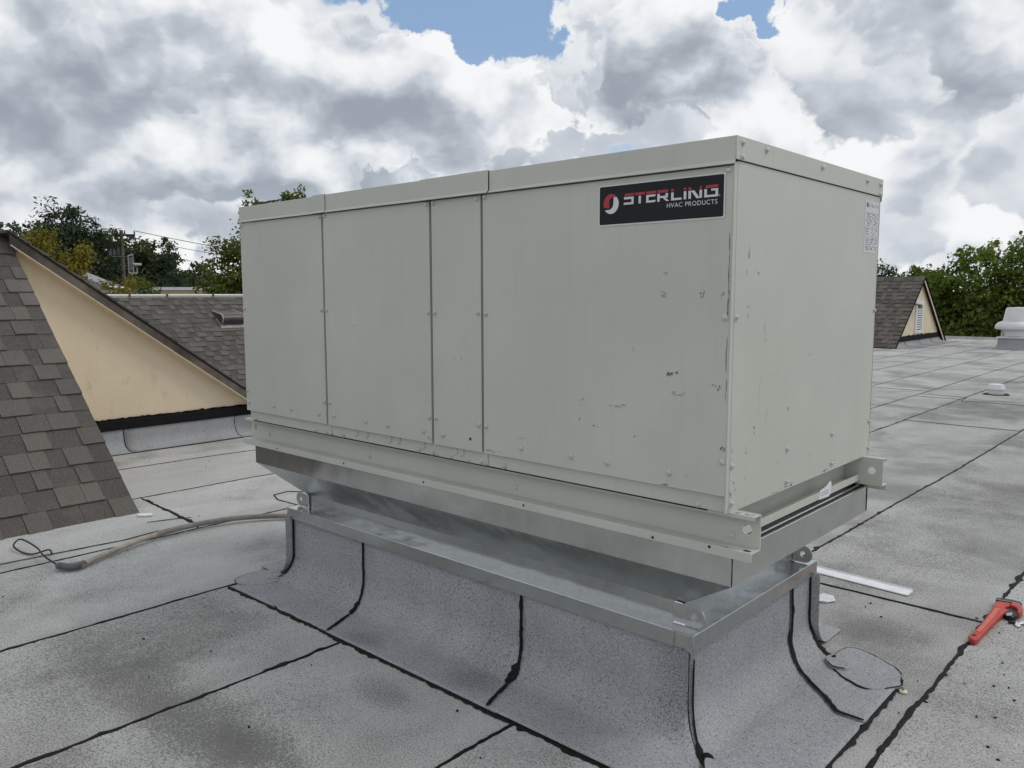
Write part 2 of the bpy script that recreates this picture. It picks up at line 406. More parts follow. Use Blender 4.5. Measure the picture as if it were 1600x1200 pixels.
class MB:
    """collects geometry in world coordinates, then links it as one mesh object"""
    def __init__(s): s.v = []; s.f = []
    def add(s, vs, fs):
        k = len(s.v); s.v += [tuple(p) for p in vs]; s.f += [tuple(i + k for i in f) for f in fs]
        return s
    def box(s, x0, x1, y0, y1, z0, z1):
        return s.add([(x0, y0, z0), (x1, y0, z0), (x1, y1, z0), (x0, y1, z0), (x0, y0, z1), (x1, y0, z1), (x1, y1, z1), (x0, y1, z1)],
                     [(3, 2, 1, 0), (4, 5, 6, 7), (0, 1, 5, 4), (1, 2, 6, 5), (2, 3, 7, 6), (3, 0, 4, 7)])
    def prism(s, poly, a, b, axis):
        """poly: list of 2-D points; extruded along axis from a to b. axis x: (y,z)  y: (x,z)  z: (x,y)"""
        def P(p, t):
            return (t, p[0], p[1]) if axis == 'x' else (p[0], t, p[1]) if axis == 'y' else (p[0], p[1], t)
        n = len(poly)
        vs = [P(p, a) for p in poly] + [P(p, b) for p in poly]
        fs = [tuple(range(n - 1, -1, -1)), tuple(range(n, 2 * n))]
        fs += [(i, (i + 1) % n, n + (i + 1) % n, n + i) for i in range(n)]
        return s.add(vs, fs)
    def grid(s, rows):
        n = len(rows[0]); k = len(s.v)
        for r_ in rows: s.v += [tuple(p) for p in r_]
        for i in range(len(rows) - 1):
            for j in range(n - 1):
                a = k + i * n + j
                s.f.append((a, a + 1, a + n + 1, a + n))
        return s
    def tube(s, pts, rad, seg=8, caps=True):
        pts = [Vector(p) for p in pts]; n = len(pts)
        rads = rad if hasattr(rad, '__len__') else [rad] * n
        ref = None; k = len(s.v)
        for i, p in enumerate(pts):
            tng = (pts[min(i + 1, n - 1)] - pts[max(i - 1, 0)])
            if tng.length < 1e-9: tng = Vector((0, 0, 1))
            tng.normalize()
            if ref is None:
                ref = Vector((0, 0, 1)) if abs(tng.z) < 0.9 else Vector((1, 0, 0))
            a = tng.cross(ref)
            if a.length < 1e-6: a = tng.orthogonal()
            a.normalize(); b = tng.cross(a).normalized(); ref = -b if False else a.cross(tng).normalized()
            for j in range(seg):
                w = 2 * math.pi * j / seg
                s.v.append(tuple(p + (a * math.cos(w) + b * math.sin(w)) * rads[i]))
        for i in range(n - 1):
            for j in range(seg):
                j2 = (j + 1) % seg
                s.f.append((k + i * seg + j, k + i * seg + j2, k + (i + 1) * seg + j2, k + (i + 1) * seg + j))
        if caps:
            s.f.append(tuple(k + j for j in range(seg - 1, -1, -1)))
            s.f.append(tuple(k + (n - 1) * seg + j for j in range(seg)))
        return s
    def lathe(s, prof, c, seg=24, sx=1.0, sy=1.0, rot=0.0):
        """prof: (radius, z) from bottom to top, about the vertical through c"""
        k = len(s.v)
        for r_, z in prof:
            for j in range(seg):
                w = 2 * math.pi * j / seg + rot
                s.v.append((c[0] + r_ * sx * math.cos(w), c[1] + r_ * sy * math.sin(w), c[2] + z))
        for i in range(len(prof) - 1):
            for j in range(seg):
                j2 = (j + 1) % seg
                s.f.append((k + i * seg + j, k + i * seg + j2, k + (i + 1) * seg + j2, k + (i + 1) * seg + j))
        s.f.append(tuple(k + j for j in range(seg - 1, -1, -1)))
        s.f.append(tuple(k + (len(prof) - 1) * seg + j for j in range(seg)))
        return s
    def mesh(s, name, off=Vector((0, 0, 0)), smooth=False, fix=True):
        me = bpy.data.meshes.new(name)
        me.from_pydata([(p[0] - off.x, p[1] - off.y, p[2] - off.z) for p in s.v], [], s.f)
        if fix:
            bm = bmesh.new(); bm.from_mesh(me)
            bmesh.ops.recalc_face_normals(bm, faces=bm.faces)
            bm.to_mesh(me); bm.free()
        if smooth:
            me.polygons.foreach_set('use_smooth', [True] * len(me.polygons))
            me.set_sharp_from_angle(angle=R(smooth if smooth is not True else 40))
        me.update()
        return me
    def build(s, name, mat, parent=None, smooth=False, bevel=0.0, fix=True, solid=0.0):
        off = org(parent)
        me = s.mesh(name, off, smooth, fix)
        me.materials.append(M[mat] if isinstance(mat, str) else mat)
        o = bpy.data.objects.new(name, me); COL.objects.link(o)
        if parent is not None:
            o.parent = parent
        ORG[o.name] = off
        if solid:
            md = o.modifiers.new('thickness', 'SOLIDIFY'); md.thickness = solid; md.offset = -1
        if bevel:
            md = o.modifiers.new('edge', 'BEVEL'); md.width = bevel; md.segments = 2; md.limit_method = 'ANGLE'; md.angle_limit = R(40)
            me.polygons.foreach_set('use_smooth', [True] * len(me.polygons)); me.set_sharp_from_angle(angle=R(30))
        return o
def place(name, me, parent, loc, rot=None, scale=None, mat=None):
    """another object on shared mesh data; loc in world coordinates"""
    o = bpy.data.objects.new(name, me); COL.objects.link(o)
    if parent is not None: o.parent = parent
    o.location = Vector(loc) - org(parent)
    if rot is not None: o.rotation_euler = rot
    if scale is not None: o.scale = scale
    ORG[o.name] = org(parent)
    return o
def shared(name, mb, mat, smooth=False):
    me = mb.mesh(name, Vector((0, 0, 0)), smooth)
    me.materials.append(M[mat]); return me
def nz(x, y=0.0, z=0.0):
    return mnoise.noise(Vector((x, y, z)))
def ribbon(path, normals, width, seed, name, parent, mat='tar', lift=0.004, blob=0.0, step=0.02, jag=0.45):
    """an irregular bead of bitumen along a path lying on a surface"""
    pts = [Vector(p) for p in path]
    if isinstance(normals, Vector): normals = [normals] * len(pts)
    P, N = [pts[0]], [normals[0]]
    for i in range(len(pts) - 1):
        L = (pts[i + 1] - pts[i]).length; n = max(1, int(L / step))
        for k in range(1, n + 1):
            P.append(pts[i].lerp(pts[i + 1], k / n)); N.append(normals[i].lerp(normals[i + 1], k / n).normalized())
    rows = []; d = 0.0
    for i, p in enumerate(P):
        tng = (P[min(i + 1, len(P) - 1)] - P[max(i - 1, 0)]).normalized()
        side = N[i].cross(tng).normalized()
        if i: d += (P[i] - P[i - 1]).length
        a = width * (0.62 + jag * nz(d * 14, seed, 0) + jag * 0.8 * nz(d * 47, seed, 3))
        b = width * (0.62 + jag * nz(d * 13, seed, 9) + jag * 0.8 * nz(d * 41, seed, 5))
        if blob:
            g = nz(d * 12.5, seed * 1.7, 21)
            if g > 0.12: a += blob * min(0.45, g - 0.12) * 2.2
            g = nz(d * 15, seed * 2.3, 41)
            if g > 0.2: b += blob * (g - 0.2) * 1.2
        a = max(a, width * 0.2); b = max(b, width * 0.2)
        w = width * 0.35 * nz(d * 2.5, seed, 17)
        c = p + side * w
        taper = min(1.0, 0.35 + min(i, len(P) - 1 - i) * 0.2)
        a *= taper; b *= taper
        rows.append([c - side * b + N[i] * 0.0004, c - side * b * 0.5 + N[i] * lift * 0.8, c + side * a * 0.4 + N[i] * lift, c + side * a + N[i] * 0.0004])
    mb = MB(); mb.grid(rows)
    return mb.build(name, mat, parent, smooth=60, fix=False)
def blobpoly(cx, cy, rx, ry, n, seed, jag=0.4):
    return [(cx + rx * (1 + jag * nz(math.cos(a) * 2 + seed, math.sin(a) * 2, seed * 3.1) * 1.6) * math.cos(a),
             cy + ry * (1 + jag * nz(math.cos(a) * 2 + seed, math.sin(a) * 2, seed * 3.1) * 1.6) * math.sin(a))
            for a in (2 * math.pi * k / n for k in range(n))]

# ------------------------------------------------------------------ setting: ground, the flat roof and its sheets
UP = Vector((0, 0, 1))
g = MB(); g.add([(-700, -500, -4.8), (500, -500, -4.8), (500, 900, -4.8), (-700, 900, -4.8)], [(0, 1, 2, 3)])
tag(g.build('ground', 'ground'), kind='structure')

RX0, RX1, RY0, RY1 = -11.6, 15.0, -13.0, 29.8
mb = MB(); mb.box(RX0, RX1, RY0, RY1, -0.35, -0.008)
roof = tag(mb.build('flat_roof', 'tarbase'), 'grey granulated membrane roof the air unit stands on', kind='structure')
mb = MB(); mb.box(RX0 + 0.15, RX1 - 0.15, RY0 + 0.15, RY1 - 0.15, -4.8, -0.352)
mb.build('wall', 'cement', roof)
mb = MB(); mb.prism([(RY1 - 0.16, 0.006), (RY1 - 0.10, 0.07), (RY1 + 0.03, 0.075), (RY1 + 0.03, -0.2), (RY1 + 0.002, -0.2), (RY1 + 0.002, -0.006), (RY1 - 0.16, -0.004)], RX0, RX1, 'x')
mb.build('edge_strip', 'steelgrey', roof)

NEAR = [-11.5, -10.5, -9.5, -8.45, -7.45, -6.38, -5.2, -4.05, -2.87, -1.81, -0.74, 0.33, 1.38, 2.43, 3.5, 4.56, 5.6, 6.7, 7.8, 8.9, 10.0, 11.1, 12.2, 13.3, 14.9]
FAR = [-11.5, -10.4, -9.4, -8.4, -7.4, -6.45, -5.5, -4.55, -3.58, -2.63, -1.96, -0.68, 0.33, 1.38, 2.43, 3.5, 4.56, 5.6, 6.7, 7.8, 8.9, 10.0, 11.1, 12.4, 14.9]
def seam_x(k, y):
    # the sheets left of the unit and those behind it were laid from different starts
    if k <= 10: a, b = NEAR[k], FAR[k + 0] if k not in (8, 9, 10) else {8: -2.63, 9: -1.96, 10: -0.68}[k]
    else: a = b = NEAR[k]
    if k == 7: b = -3.58
    if k == 6: b = -4.55
    if k == 5: b = -5.5
    if k == 4: b = -6.45
    u = min(1, max(0, (y - 1.2) / 5.0)); u = u * u * (3 - 2 * u)
    return a + (b - a) * u + 0.018 * nz(y * 0.55, k * 3.3) + 0.006 * nz(y * 2.7, k * 5.1)
CUTS = {9: [8.5], 10: [2.02, 14.6], 7: [12.0], 11: [-2.2, 6.2], 8: [11.2], 6: [-3.0, 9.0], 12: [3.3, 10.5], 5: [15.0]}
def ys_for(a, b):
    ys = [a]; y = a
    while y < b - 1e-6:
        st = 0.22 if -2.5 < y < 5 else 0.6
        y = min(b, y + st); ys.append(y)
    return ys
for k in range(len(NEAR) - 1):
    ends = [RY0] + CUTS.get(k, []) + [RY1 - 0.18]
    for e in range(len(ends) - 1):
        rows = []
        for y in ys_for(ends[e] + 0.004, ends[e + 1] - 0.004):
            x0, x1 = seam_x(k, y) + 0.004, seam_x(k + 1, y) - 0.004
            row = [(x0, y, -0.007), (x0, y, 0.0035)]
            for j in range(1, 6):
                u = j / 6
                row.append((x0 + (x1 - x0) * u, y, 0.0035 * (1 - u) + 0.003 * nz((x0 + u) * 1.6, y * 1.3, k)))
            row += [(x1, y, 0.0), (x1, y, -0.007)]
            rows.append(row)
        mb = MB(); mb.grid(rows)
        mb.build('membrane_sheet', 'roof', roof, smooth=35)
for k in range(3, 19):
    ys = [RY0 + 2 + i * 0.35 for i in range(int((RY1 - RY0 - 2.4) / 0.35))]
    wd = 0.0135 if k < 13 else 0.011
    ribbon([(seam_x(k, y), y, 0.0035) for y in ys], UP, wd, k * 7.3, 'seam_bead', roof, blob=0.02 if k in (9, 10, 11) else 0.012, step=0.025, jag=0.55)
for k, cs in CUTS.items():
    for c in cs:
        x0, x1 = seam_x(k, c), seam_x(k + 1, c)
        n = 14
        ribbon([(x0 + (x1 - x0) * i / n, c + 0.006 * nz(i * 0.7, c), 0.0035) for i in range(n + 1)], UP, 0.013, c * 3.7, 'lap_bead', roof, step=0.03)
# lapped skirt in front of the shingled gable, and its torn corner
ribbon([(-4.21, -4.0, 0.004), (-4.215, -0.9, 0.004), (-4.16, -0.25, 0.004), (-4.2, 0.0, 0.004)], UP, 0.008, 3.3, 'lap_bead', roof, step=0.03)
ribbon([(-5.22, 0.30, 0.002), (-4.9, 0.285, 0.003), (-4.55, 0.27, 0.003), (-4.15, 0.25, 0.003), (-4.05, 0.20, 0.003)], UP, 0.02, 8.1, 'lap_bead', roof, blob=0.03, step=0.03)
ribbon([(-4.46, 0.03, 0.004), (-4.4, 0.22, 0.004), (-4.35, 0.3, 0.004)], UP, 0.008, 5.1, 'lap_bead', roof, step=0.03)
# repair patch round the small vent
ribbon([(-2.62, 11.55, 0.003), (-1.95, 11.5, 0.003), (-1.9, 11.0, 0.003), (-1.1, 11.05, 0.003), (-1.05, 12.3, 0.003)], UP, 0.014, 2.2, 'lap_bead', roof, step=0.05)
# lap tongue left of the unit
ribbon([(-3.9, 1.02, 0.003), (-4.35, 1.0, 0.003), (-4.5, 1.06, 0.003), (-4.52, 1.2, 0.003), (-4.3, 1.35, 0.003)], UP, 0.010, 6.2, 'lap_bead', roof, step=0.03)
# splashes of bitumen too small and many to pick apart
mb = MB(); rs = random.Random(5)
for (cx, cy, n, sp) in [(0.5, 1.3, 10, 0.5), (0.1, 1.5, 14, 0.35), (-1.3, -0.5, 10, 0.5), (-3.5, 0.4, 8, 0.8), (-6.2, 1.2, 8, 0.6), (-2.2, -0.6, 8, 0.5), (-0.5, 5.5, 8, 1.5), (-4.6, 0.5, 8, 0.5), (0.9, 0.9, 8, 0.4)]:
    for i in range(n):
        x, y = rs.gauss(cx, sp), rs.gauss(cy, sp); rr = rs.uniform(0.0015, 0.005)
        pl = blobpoly(x, y, rr * rs.uniform(0.7, 1.8), rr, 8, rs.random() * 50, 0.5)
        mb.prism(pl, 0.0035, 0.0075, 'z')
tag(mb.build('tar_splashes', 'tar', roof), kind='stuff')

# ------------------------------------------------------------------ curb with its flashing
def prof(s, hw=0.36, rad=0.14):
    """flashing profile by length: straight wall, quarter round, flat on the roof -> (out, z, n_out, n_z)"""
    wall = hw - rad - 0.006
    arc = rad * math.pi / 2
    if s < wall: return 0.0, hw - s, 1.0, 0.0
    if s < wall + arc:
        a = (s - wall) / rad
        return rad * (1 - math.cos(a)), 0.006 + rad * (1 - math.sin(a)), math.cos(a), math.sin(a)
    return rad + (s - wall - arc), 0.006, 0.0, 1.0
S_ARC = 0.36 - 0.14 - 0.006 + 0.14 * math.pi / 2
CX0, CX1, CY0, CY1 = -2.722, -0.195, 0.122, 1.166
curb = thing('roof_curb', ((CX0 + CX1) / 2, (CY0 + CY1) / 2, 0), 'membrane-wrapped roof curb flaring onto the roof beneath the air unit', 'roof curb')
mb = MB(); mb.box(CX0 + 0.01, CX1 - 0.01, CY0 + 0.01, CY1 - 0.01, 0.0, 0.358); mb.build('core', 'tarbase', curb)
def side_pt(side, u, s, lift=0.0):
    """u runs along the side, s down the profile"""
    o, z, no, nzz = prof(s)
    b = 0.004 * nz(u * 3.1, s * 4.0, 5.5) + 0.006 * nz(u * 1.3, s * 1.7, 9.1) * min(1, s * 3)
    if s > S_ARC: b = abs(b) * 0.4
    o += (lift + b) * no; z += (lift + b) * nzz
    if side == 'front': return Vector((u, CY0 - o, z)), Vector((0, -no, nzz))
    if side == 'right': return Vector((CX1 + o, u, z)), Vector((no, 0, nzz))
    if side == 'left': return Vector((CX0 - o, u, z)), Vector((-no, 0, nzz))
    return Vector((u, CY1 + o, z)), Vector((0, no, nzz))
def flash_sheet(side, ua, ub, smax, lift, ns=30, nu=18):
    rows = []
    for i in range(ns + 1):
        s = smax * i / ns
        a, b = ua(s), ub(s)
        rows.append([side_pt(side, a + (b - a) * j / nu, s, lift)[0] for j in range(nu + 1)])
    mb = MB(); mb.grid(rows)
    o = mb.build('flashing_sheet', 'flash', curb, smooth=50, solid=0.004)
    return o
def lap_bead(side, uf, s0, s1, width, seed, blob=0.0, lift=0.008, n=26):
    P, N = [], []
    for i in range(n + 1):
        s = s0 + (s1 - s0) * i / n
        p, nn = side_pt(side, uf(s), s, lift); P.append(p); N.append(nn)
    return ribbon(P, N, width * 1.45, seed, 'lap_bead', curb, blob=blob, step=0.012, lift=0.005)
def outw(s): return prof(s)[0]
SF = S_ARC + 0.19          # toe of the front flashing
SR = S_ARC + 0.29          # toe of the right-hand flashing
def down(s): return max(0.0, (s - 0.25)) / (SF - 0.25)
cornerL = lambda s: CX0 - 0.36 * outw(s)
lap1 = lambda s: -2.075 + 0.13 * down(s) ** 1.3
lap2 = lambda s: -0.985 + 0.10 * down(s) ** 1.3
cornerR = lambda s: CX1 + outw(s)
flash_sheet('front', cornerL, lambda s: lap1(s) + 0.05, SF, 0.003)
flash_sheet('front', lap1, lambda s: lap2(s) + 0.05, SF, 0.0065, nu=26)
flash_sheet('front', lap2, cornerR, SF, 0.010, nu=24)
lap_bead('front', lap1, 0.0, S_ARC - 0.02, 0.008, 1.1, lift=0.010)
lap_bead('front', lambda s: lap1(s) - 0.004, S_ARC - 0.10, S_ARC + 0.0, 0.017, 1.9, lift=0.010)
lap_bead('front', lap1, S_ARC, SF, 0.009, 2.1, lift=0.010)
lap_bead('front', lap2, 0.0, S_ARC - 0.02, 0.009, 3.1, lift=0.0135)
lap_bead('front', lambda s: lap2(s) - 0.006, S_ARC - 0.12, S_ARC + 0.0, 0.022, 3.9, lift=0.0135)
lap_bead('front', lap2, S_ARC, SF, 0.009, 4.1, lift=0.0135)
lap_bead('front', lambda s: cornerL(s) + 0.004, 0.0, S_ARC - 0.05, 0.007, 5.1)
ribbon([(x, CY0 - outw(SF) - 0.004 + 0.006 * nz(x * 2.2, 4.4), 0.004) for x in [cornerL(SF) - 0.02 + i * 0.1 for i in range(29)]], UP, 0.019, 6.6, 'toe_bead', curb, blob=0.035, step=0.014, lift=0.006, jag=0.65)
# right-hand side: a wide sheet, then a narrow corner sheet swept towards the toe
mitre = lambda s: CY0 - outw(s)
lapR = lambda s: 0.965 - 0.30 * min(1, max(0, (s - 0.20) / 0.42)) ** 1.5
endR = lambda s: CY1 + 0.0 - 0.14 * min(1, max(0, (s - 0.30) / 0.4))
flash_sheet('right', mitre, lambda s: lapR(s) + 0.05, SR, 0.003, nu=24)
flash_sheet('right', lapR, endR, SR, 0.0075)
lap_bead('right', lapR, 0.0, SR - 0.005, 0.010, 7.7, blob=0.02, lift=0.0115, n=40)
lap_bead('right', lambda s: endR(s) + 0.002, 0.0, S_ARC - 0.06, 0.012, 8.8, lift=0.010)
lap_bead('right', lambda s: endR(s) + 0.0, S_ARC - 0.14, S_ARC + 0.02, 0.018, 8.1, lift=0.010)
lap_bead('right', lambda s: mitre(s) + 0.012, 0.05, S_ARC + 0.01, 0.006, 9.9, lift=0.010)
lap_bead('right', lambda s: mitre(s) + 0.012, S_ARC - 0.09, S_ARC - 0.02, 0.016, 9.2, lift=0.010)
ribbon([(CX1 + outw(SR) + 0.004, y, 0.004) for y in [-0.32 + i * 0.08 for i in range(18)]], UP, 0.018, 10.4, 'toe_bead', curb, blob=0.035, step=0.014, lift=0.006, jag=0.6)
for side, a, b in (('left', CY0 - 0.05, CY1 + 0.05), ('back', CX0 - 0.05, CX1 + 0.05)):
    flash_sheet(side, lambda s, a=a: a, lambda s, b=b: b, S_ARC + 0.15, 0.003)
def smooth_loop(P, n=6):
    out = []; m_ = len(P)
    for i in range(m_):
        p0, p1, p2, p3 = [Vector((*P[(i + k) % m_], 0)) for k in (-1, 0, 1, 2)]
        for k in range(n):
            t_ = k / n
            q = 0.5 * ((2 * p1) + (p2 - p0) * t_ + (2 * p0 - 5 * p1 + 4 * p2 - p3) * t_ ** 2 + (3 * p1 - p0 - 3 * p2 + p3) * t_ ** 3)
            out.append((q.x + 0.003 * nz(q.x * 40, q.y * 40), q.y + 0.003 * nz(q.x * 40, q.y * 40, 7)))
    return out
def patch(poly, z0, z1, spans=(), width=0.006, name='corner_patch'):
    """a lapped piece of flashing; bitumen has bled out along parts of its edge only"""
    poly = smooth_loop(poly) if len(poly) < 12 else poly
    mb = MB(); mb.prism(poly, z0, z1, 'z')
    o = mb.build(name, 'flash', curb, bevel=0.004)
    n = len(poly)
    for a, b in spans:
        ribbon([(*poly[i % n], z1 - 0.003) for i in range(int(a * n), int(b * n) + 1)], UP, width, poly[0][0] * 31 + a * 7, 'lap_bead', curb, step=0.008, jag=0.9, blob=0.012, lift=0.003)
    return o
patch([(-0.03, 1.03), (0.07, 0.95), (0.16, 0.93), (0.242, 1.03), (0.235, 1.08), (0.20, 1.17), (0.08, 1.25), (-0.03, 1.27), (-0.06, 1.16)], 0.004, 0.020, ((0.02, 0.24), (0.28, 0.50), (0.53, 0.96)), 0.0065)
patch([(-0.07, 1.07), (-0.02, 1.01), (0.03, 1.02), (0.04, 1.06), (0.0, 1.12), (-0.05, 1.13)], 0.0105, 0.032, ((0.1, 0.36),), 0.008)
patch([(-2.86, -0.16), (-2.74, -0.09), (-2.72, 0.02), (-2.78, 0.10), (-2.90, 0.09), (-2.95, -0.02), (-2.93, -0.12)], 0.004, 0.014, ((0.62, 0.98),))
patch([(-2.80, -0.01), (-2.73, 0.03), (-2.72, 0.09), (-2.79, 0.12), (-2.84, 0.08)], 0.0105, 0.022, ((0.6, 0.9),), 0.005)
patch(blobpoly(0.0, -0.13, 0.10, 0.11, 18, 4.0, 0.25), 0.0075, 0.022, ((0.30, 0.52),), 0.010)
patch([(-0.075, 0.03), (-0.045, -0.03), (0.0, -0.10), (0.05, -0.16), (0.09, -0.14), (0.04, -0.05), (-0.03, 0.03)], 0.015, 0.034, ((0.0, 0.2),), 0.006)
for (x, y, z, r1, r2, sd_) in ((-0.075, 0.045, 0.045, 0.022, 0.016, 1.0), (-0.045, 0.03, 0.034, 0.016, 0.022, 2.0), (-0.02, 1.06, 0.034, 0.03, 0.012, 3.0), (-0.045, 1.10, 0.04, 0.012, 0.03, 4.0), (-2.735, 0.06, 0.03, 0.012, 0.03, 5.0), (0.245, 1.04, 0.012, 0.012, 0.035, 6.0)):
    mb = MB(); mb.lathe([(1.0, 0.0), (0.8, 0.5), (0.3, 0.8)], (0, 0, 0), 14)
    mb.v = [(x + a * r1 * (1 + 0.5 * nz(a * 2, b * 2, sd_)), y + b * r2 * (1 + 0.5 * nz(b * 2, a * 2, sd_ + 4)), z - 0.02 + c_ * 0.02) for a, b, c_ in mb.v]
    mb.build('tar_daub', 'tar', curb, smooth=60)

# ------------------------------------------------------------------ galvanised adapter between curb and unit
ad = thing('curb_adapter', (-1.4585, 0.64, 0.352), 'shiny galvanised steel adapter tapering from the air unit down to its curb', 'curb adapter')
AX0, AX1, AY0, AY1 = -2.745, -0.172, 0.0977, 1.1895      # skirt over the curb
NX0, NX1, NY0, NY1 = -2.662, -0.252, 0.172, 1.110         # neck
KX0, KX1, KY0, KY1 = -2.930, 0.007, 0.0217, 1.260         # collar
ZA, ZB, ZN, ZK0, ZK1 = 0.352, 0.410, 0.488, 0.655, 0.769
mb = MB(); mb.box(AX0, AX1, AY0 + 0.006, AY1, ZB - 0.003, ZB); mb.build('top_flange', 'galv', ad)
TH = 0.003
mb = MB(); mb.box(AX0, -0.247, AY0, AY0 + TH, ZA, ZB + 0.001); mb.build('skirt', 'galv', ad, bevel=0.0012)
mb = MB(); mb.prism([(-0.245, ZA), (-0.205, ZA + 0.006), (AX1 - 0.01, ZA - 0.006), (AX1, ZA - 0.006), (AX1, ZB + 0.001), (-0.245, ZB + 0.001)], AY0 - 0.001, AY0 + TH - 0.001, 'y'); mb.build('skirt', 'galv', ad, bevel=0.0012)
mb = MB(); mb.box(AX1, AX1 + TH, AY0, AY1, ZA, ZB + 0.001); mb.build('skirt', 'galv', ad, bevel=0.0012)
mb = MB(); mb.box(AX0 - TH, AX0, AY0, AY1, ZA, ZB + 0.001); mb.build('skirt', 'galv', ad, bevel=0.0012)
mb = MB(); mb.box(AX0, AX1, AY1, AY1 + TH, ZA, ZB + 0.001); mb.build('skirt', 'galv', ad, bevel=0.0012)
def plate(name, quad, parent, mat='galv', n=8):
    a, b, c, d = [Vector(q) for q in quad]
    rows = [[(a.lerp(b, j / n)).lerp(d.lerp(c, j / n), i / 3) for j in range(n + 1)] for i in range(4)]
    mb = MB(); mb.grid(rows); return mb.build(name, mat, parent, solid=0.002)
def ring4(name, lo, hi, z0, z1):
    (a0, a1, b0, b1), (c0, c1, d0, d1) = lo, hi
    plate(name, [(a0, b0, z0), (a1, b0, z0), (c1, d0, z1), (c0, d0, z1)], ad)
    plate(name, [(a1, b0, z0), (a1, b1, z0), (c1, d1, z1), (c1, d0, z1)], ad)
    plate(name, [(a1, b1, z0), (a0, b1, z0), (c0, d1, z1), (c1, d1, z1)], ad)
    plate(name, [(a0, b1, z0), (a0, b0, z0), (c0, d0, z1), (c0, d1, z1)], ad)
N4 = (NX0, NX1, NY0, NY1); K4 = (KX0, KX1, KY0, KY1)
ring4('neck_plate', N4, N4, ZB, ZN)
ring4('hopper_plate', N4, K4, ZN, ZK0)
ring4('collar_plate', K4, K4, ZK0, ZK1)
mb = MB(); mb.box(KX0 + 0.005, KX1 - 0.004, KY0 + 0.005, KY1 - 0.005, ZK1 - 0.005, ZK1 - 0.002); mb.build('collar_lid', 'galv', ad)
mb = MB(); mb.tube([(KX1 - 0.001, KY0 + 0.05, ZK1 + 0.001), (KX1 - 0.001, KY1 - 0.01, ZK1 + 0.001)], 0.004, 8); mb.build('hem', 'galv', ad, smooth=True)
mb = MB(); mb.tube([(KX1 - 0.018, KY0 + 0.05, ZK1 + 0.010), (KX1 - 0.018, KY1 - 0.01, ZK1 + 0.010)], 0.004, 8); mb.build('hem', 'galv', ad, smooth=True)
mb = MB(); mb.tube([(AX0, AY0, ZB + 0.001), (-0.247, AY0, ZB + 0.001)], 0.0022, 6); mb.build('hem', 'galv', ad, smooth=True)
mb = MB(); mb.tube([(AX1 + TH * 0.5, AY0, ZB + 0.001), (AX1 + TH * 0.5, AY1, ZB + 0.001)], 0.0026, 6); mb.build('hem', 'galv', ad, smooth=True)
def lug(x_in, sgn, y):
    """lifting plate with a hole, rounded at its outer end"""
    z0, z1 = ZB + 0.003, ZB + 0.079; hgt = z1 - z0; r_ = hgt / 2
    xs = x_in + sgn * 0.052; cz = z0 + r_
    outer = [(x_in - sgn * 0.032, z0), (xs, z0)] + [(xs + sgn * r_ * math.sin(a), cz - r_ * math.cos(a)) for a in [math.pi * k / 16 for k in range(1, 16)]] + [(xs, z1), (x_in - sgn * 0.032, z1)]
    hr = 0.0125; hx = xs - sgn * 0.005
    n = len(outer)
    bm = bmesh.new()
    o_v = [bm.verts.new((p[0], 0, p[1])) for p in outer]
    i_v = [bm.verts.new((hx + hr * math.cos(2 * math.pi * k / 16), 0, cz + hr * math.sin(2 * math.pi * k / 16))) for k in range(16)]
    es = [bm.edges.new((o_v[i], o_v[(i + 1) % n])) for i in range(n)] + [bm.edges.new((i_v[i], i_v[(i + 1) % 16])) for i in range(16)]
    bmesh.ops.triangle_fill(bm, use_beauty=True, edges=es)
    for f in [f for f in bm.faces if (f.calc_center_median() - Vector((hx, 0, cz))).length < hr * 0.75]:
        bm.faces.remove(f)
    rr = bmesh.ops.extrude_face_region(bm, geom=bm.faces[:])
    for v in [e for e in rr['geom'] if isinstance(e, bmesh.types.BMVert)]: v.co.y += 0.006
    bmesh.ops.recalc_face_normals(bm, faces=bm.faces)
    off = org(ad)
    for v in bm.verts: v.co += Vector((0, y, 0)) - off
    me = bpy.data.meshes.new('lifting_lug'); bm.to_mesh(me); bm.free(); me.materials.append(M['galv'])
    o = bpy.data.objects.new('lifting_lug', me); COL.objects.link(o); o.parent = ad; ORG[o.name] = off
    md = o.modifiers.new('edge', 'BEVEL'); md.width = 0.0012; md.segments = 2; md.limit_method = 'ANGLE'
    return o
for xin, sg, y in ((NX1, 1, NY0 - 0.0085), (NX0, -1, NY0 - 0.0085), (NX1, 1, NY1 + 0.0025), (NX0, -1, NY1 + 0.0025)):
    L = lug(xin, sg, y)
    xw = xin - sg * 0.034
    mb = MB()
    mb.tube([(xw + 0.0015 * nz(k * 1.3, xin), y - 0.001, ZB + 0.004 + k * 0.0075) for k in range(11)], [0.0028 + 0.0014 * abs(nz(k * 2.1, y)) for k in range(11)], 6)
    mb.tube([(xw + sg * k * 0.006, y - 0.002, ZB + 0.0032) for k in range(9)], [0.0034 + 0.002 * abs(nz(k * 1.7, y, 4)) for k in range(9)], 6)
    mb.tube([(xw + sg * (0.004 + k * 0.006), y - 0.001, ZB + 0.080) for k in range(6)], [0.0026 + 0.002 * abs(nz(k * 1.1, y, 8)) for k in range(6)], 6)
    mb.build('weld_bead', 'chrome', L, smooth=True)
mb = MB(); mb.tube([(KX1 + 0.0005, KY0 - 0.001, ZK0 + 0.004 + k * 0.0108) for k in range(11)], [0.0018 + 0.0016 * abs(nz(k * 1.9, 2.2)) for k in range(11)], 6); mb.build('weld_bead', 'iron', ad, smooth=True)
mb = MB(); mb.tube([(KX1 + 0.0005, KY1 + 0.001, ZK0 + 0.004 + k * 0.0108) for k in range(11)], [0.0018 + 0.0016 * abs(nz(k * 1.9, 3.2)) for k in range(11)], 6); mb.build('weld_bead', 'iron', ad, smooth=True)

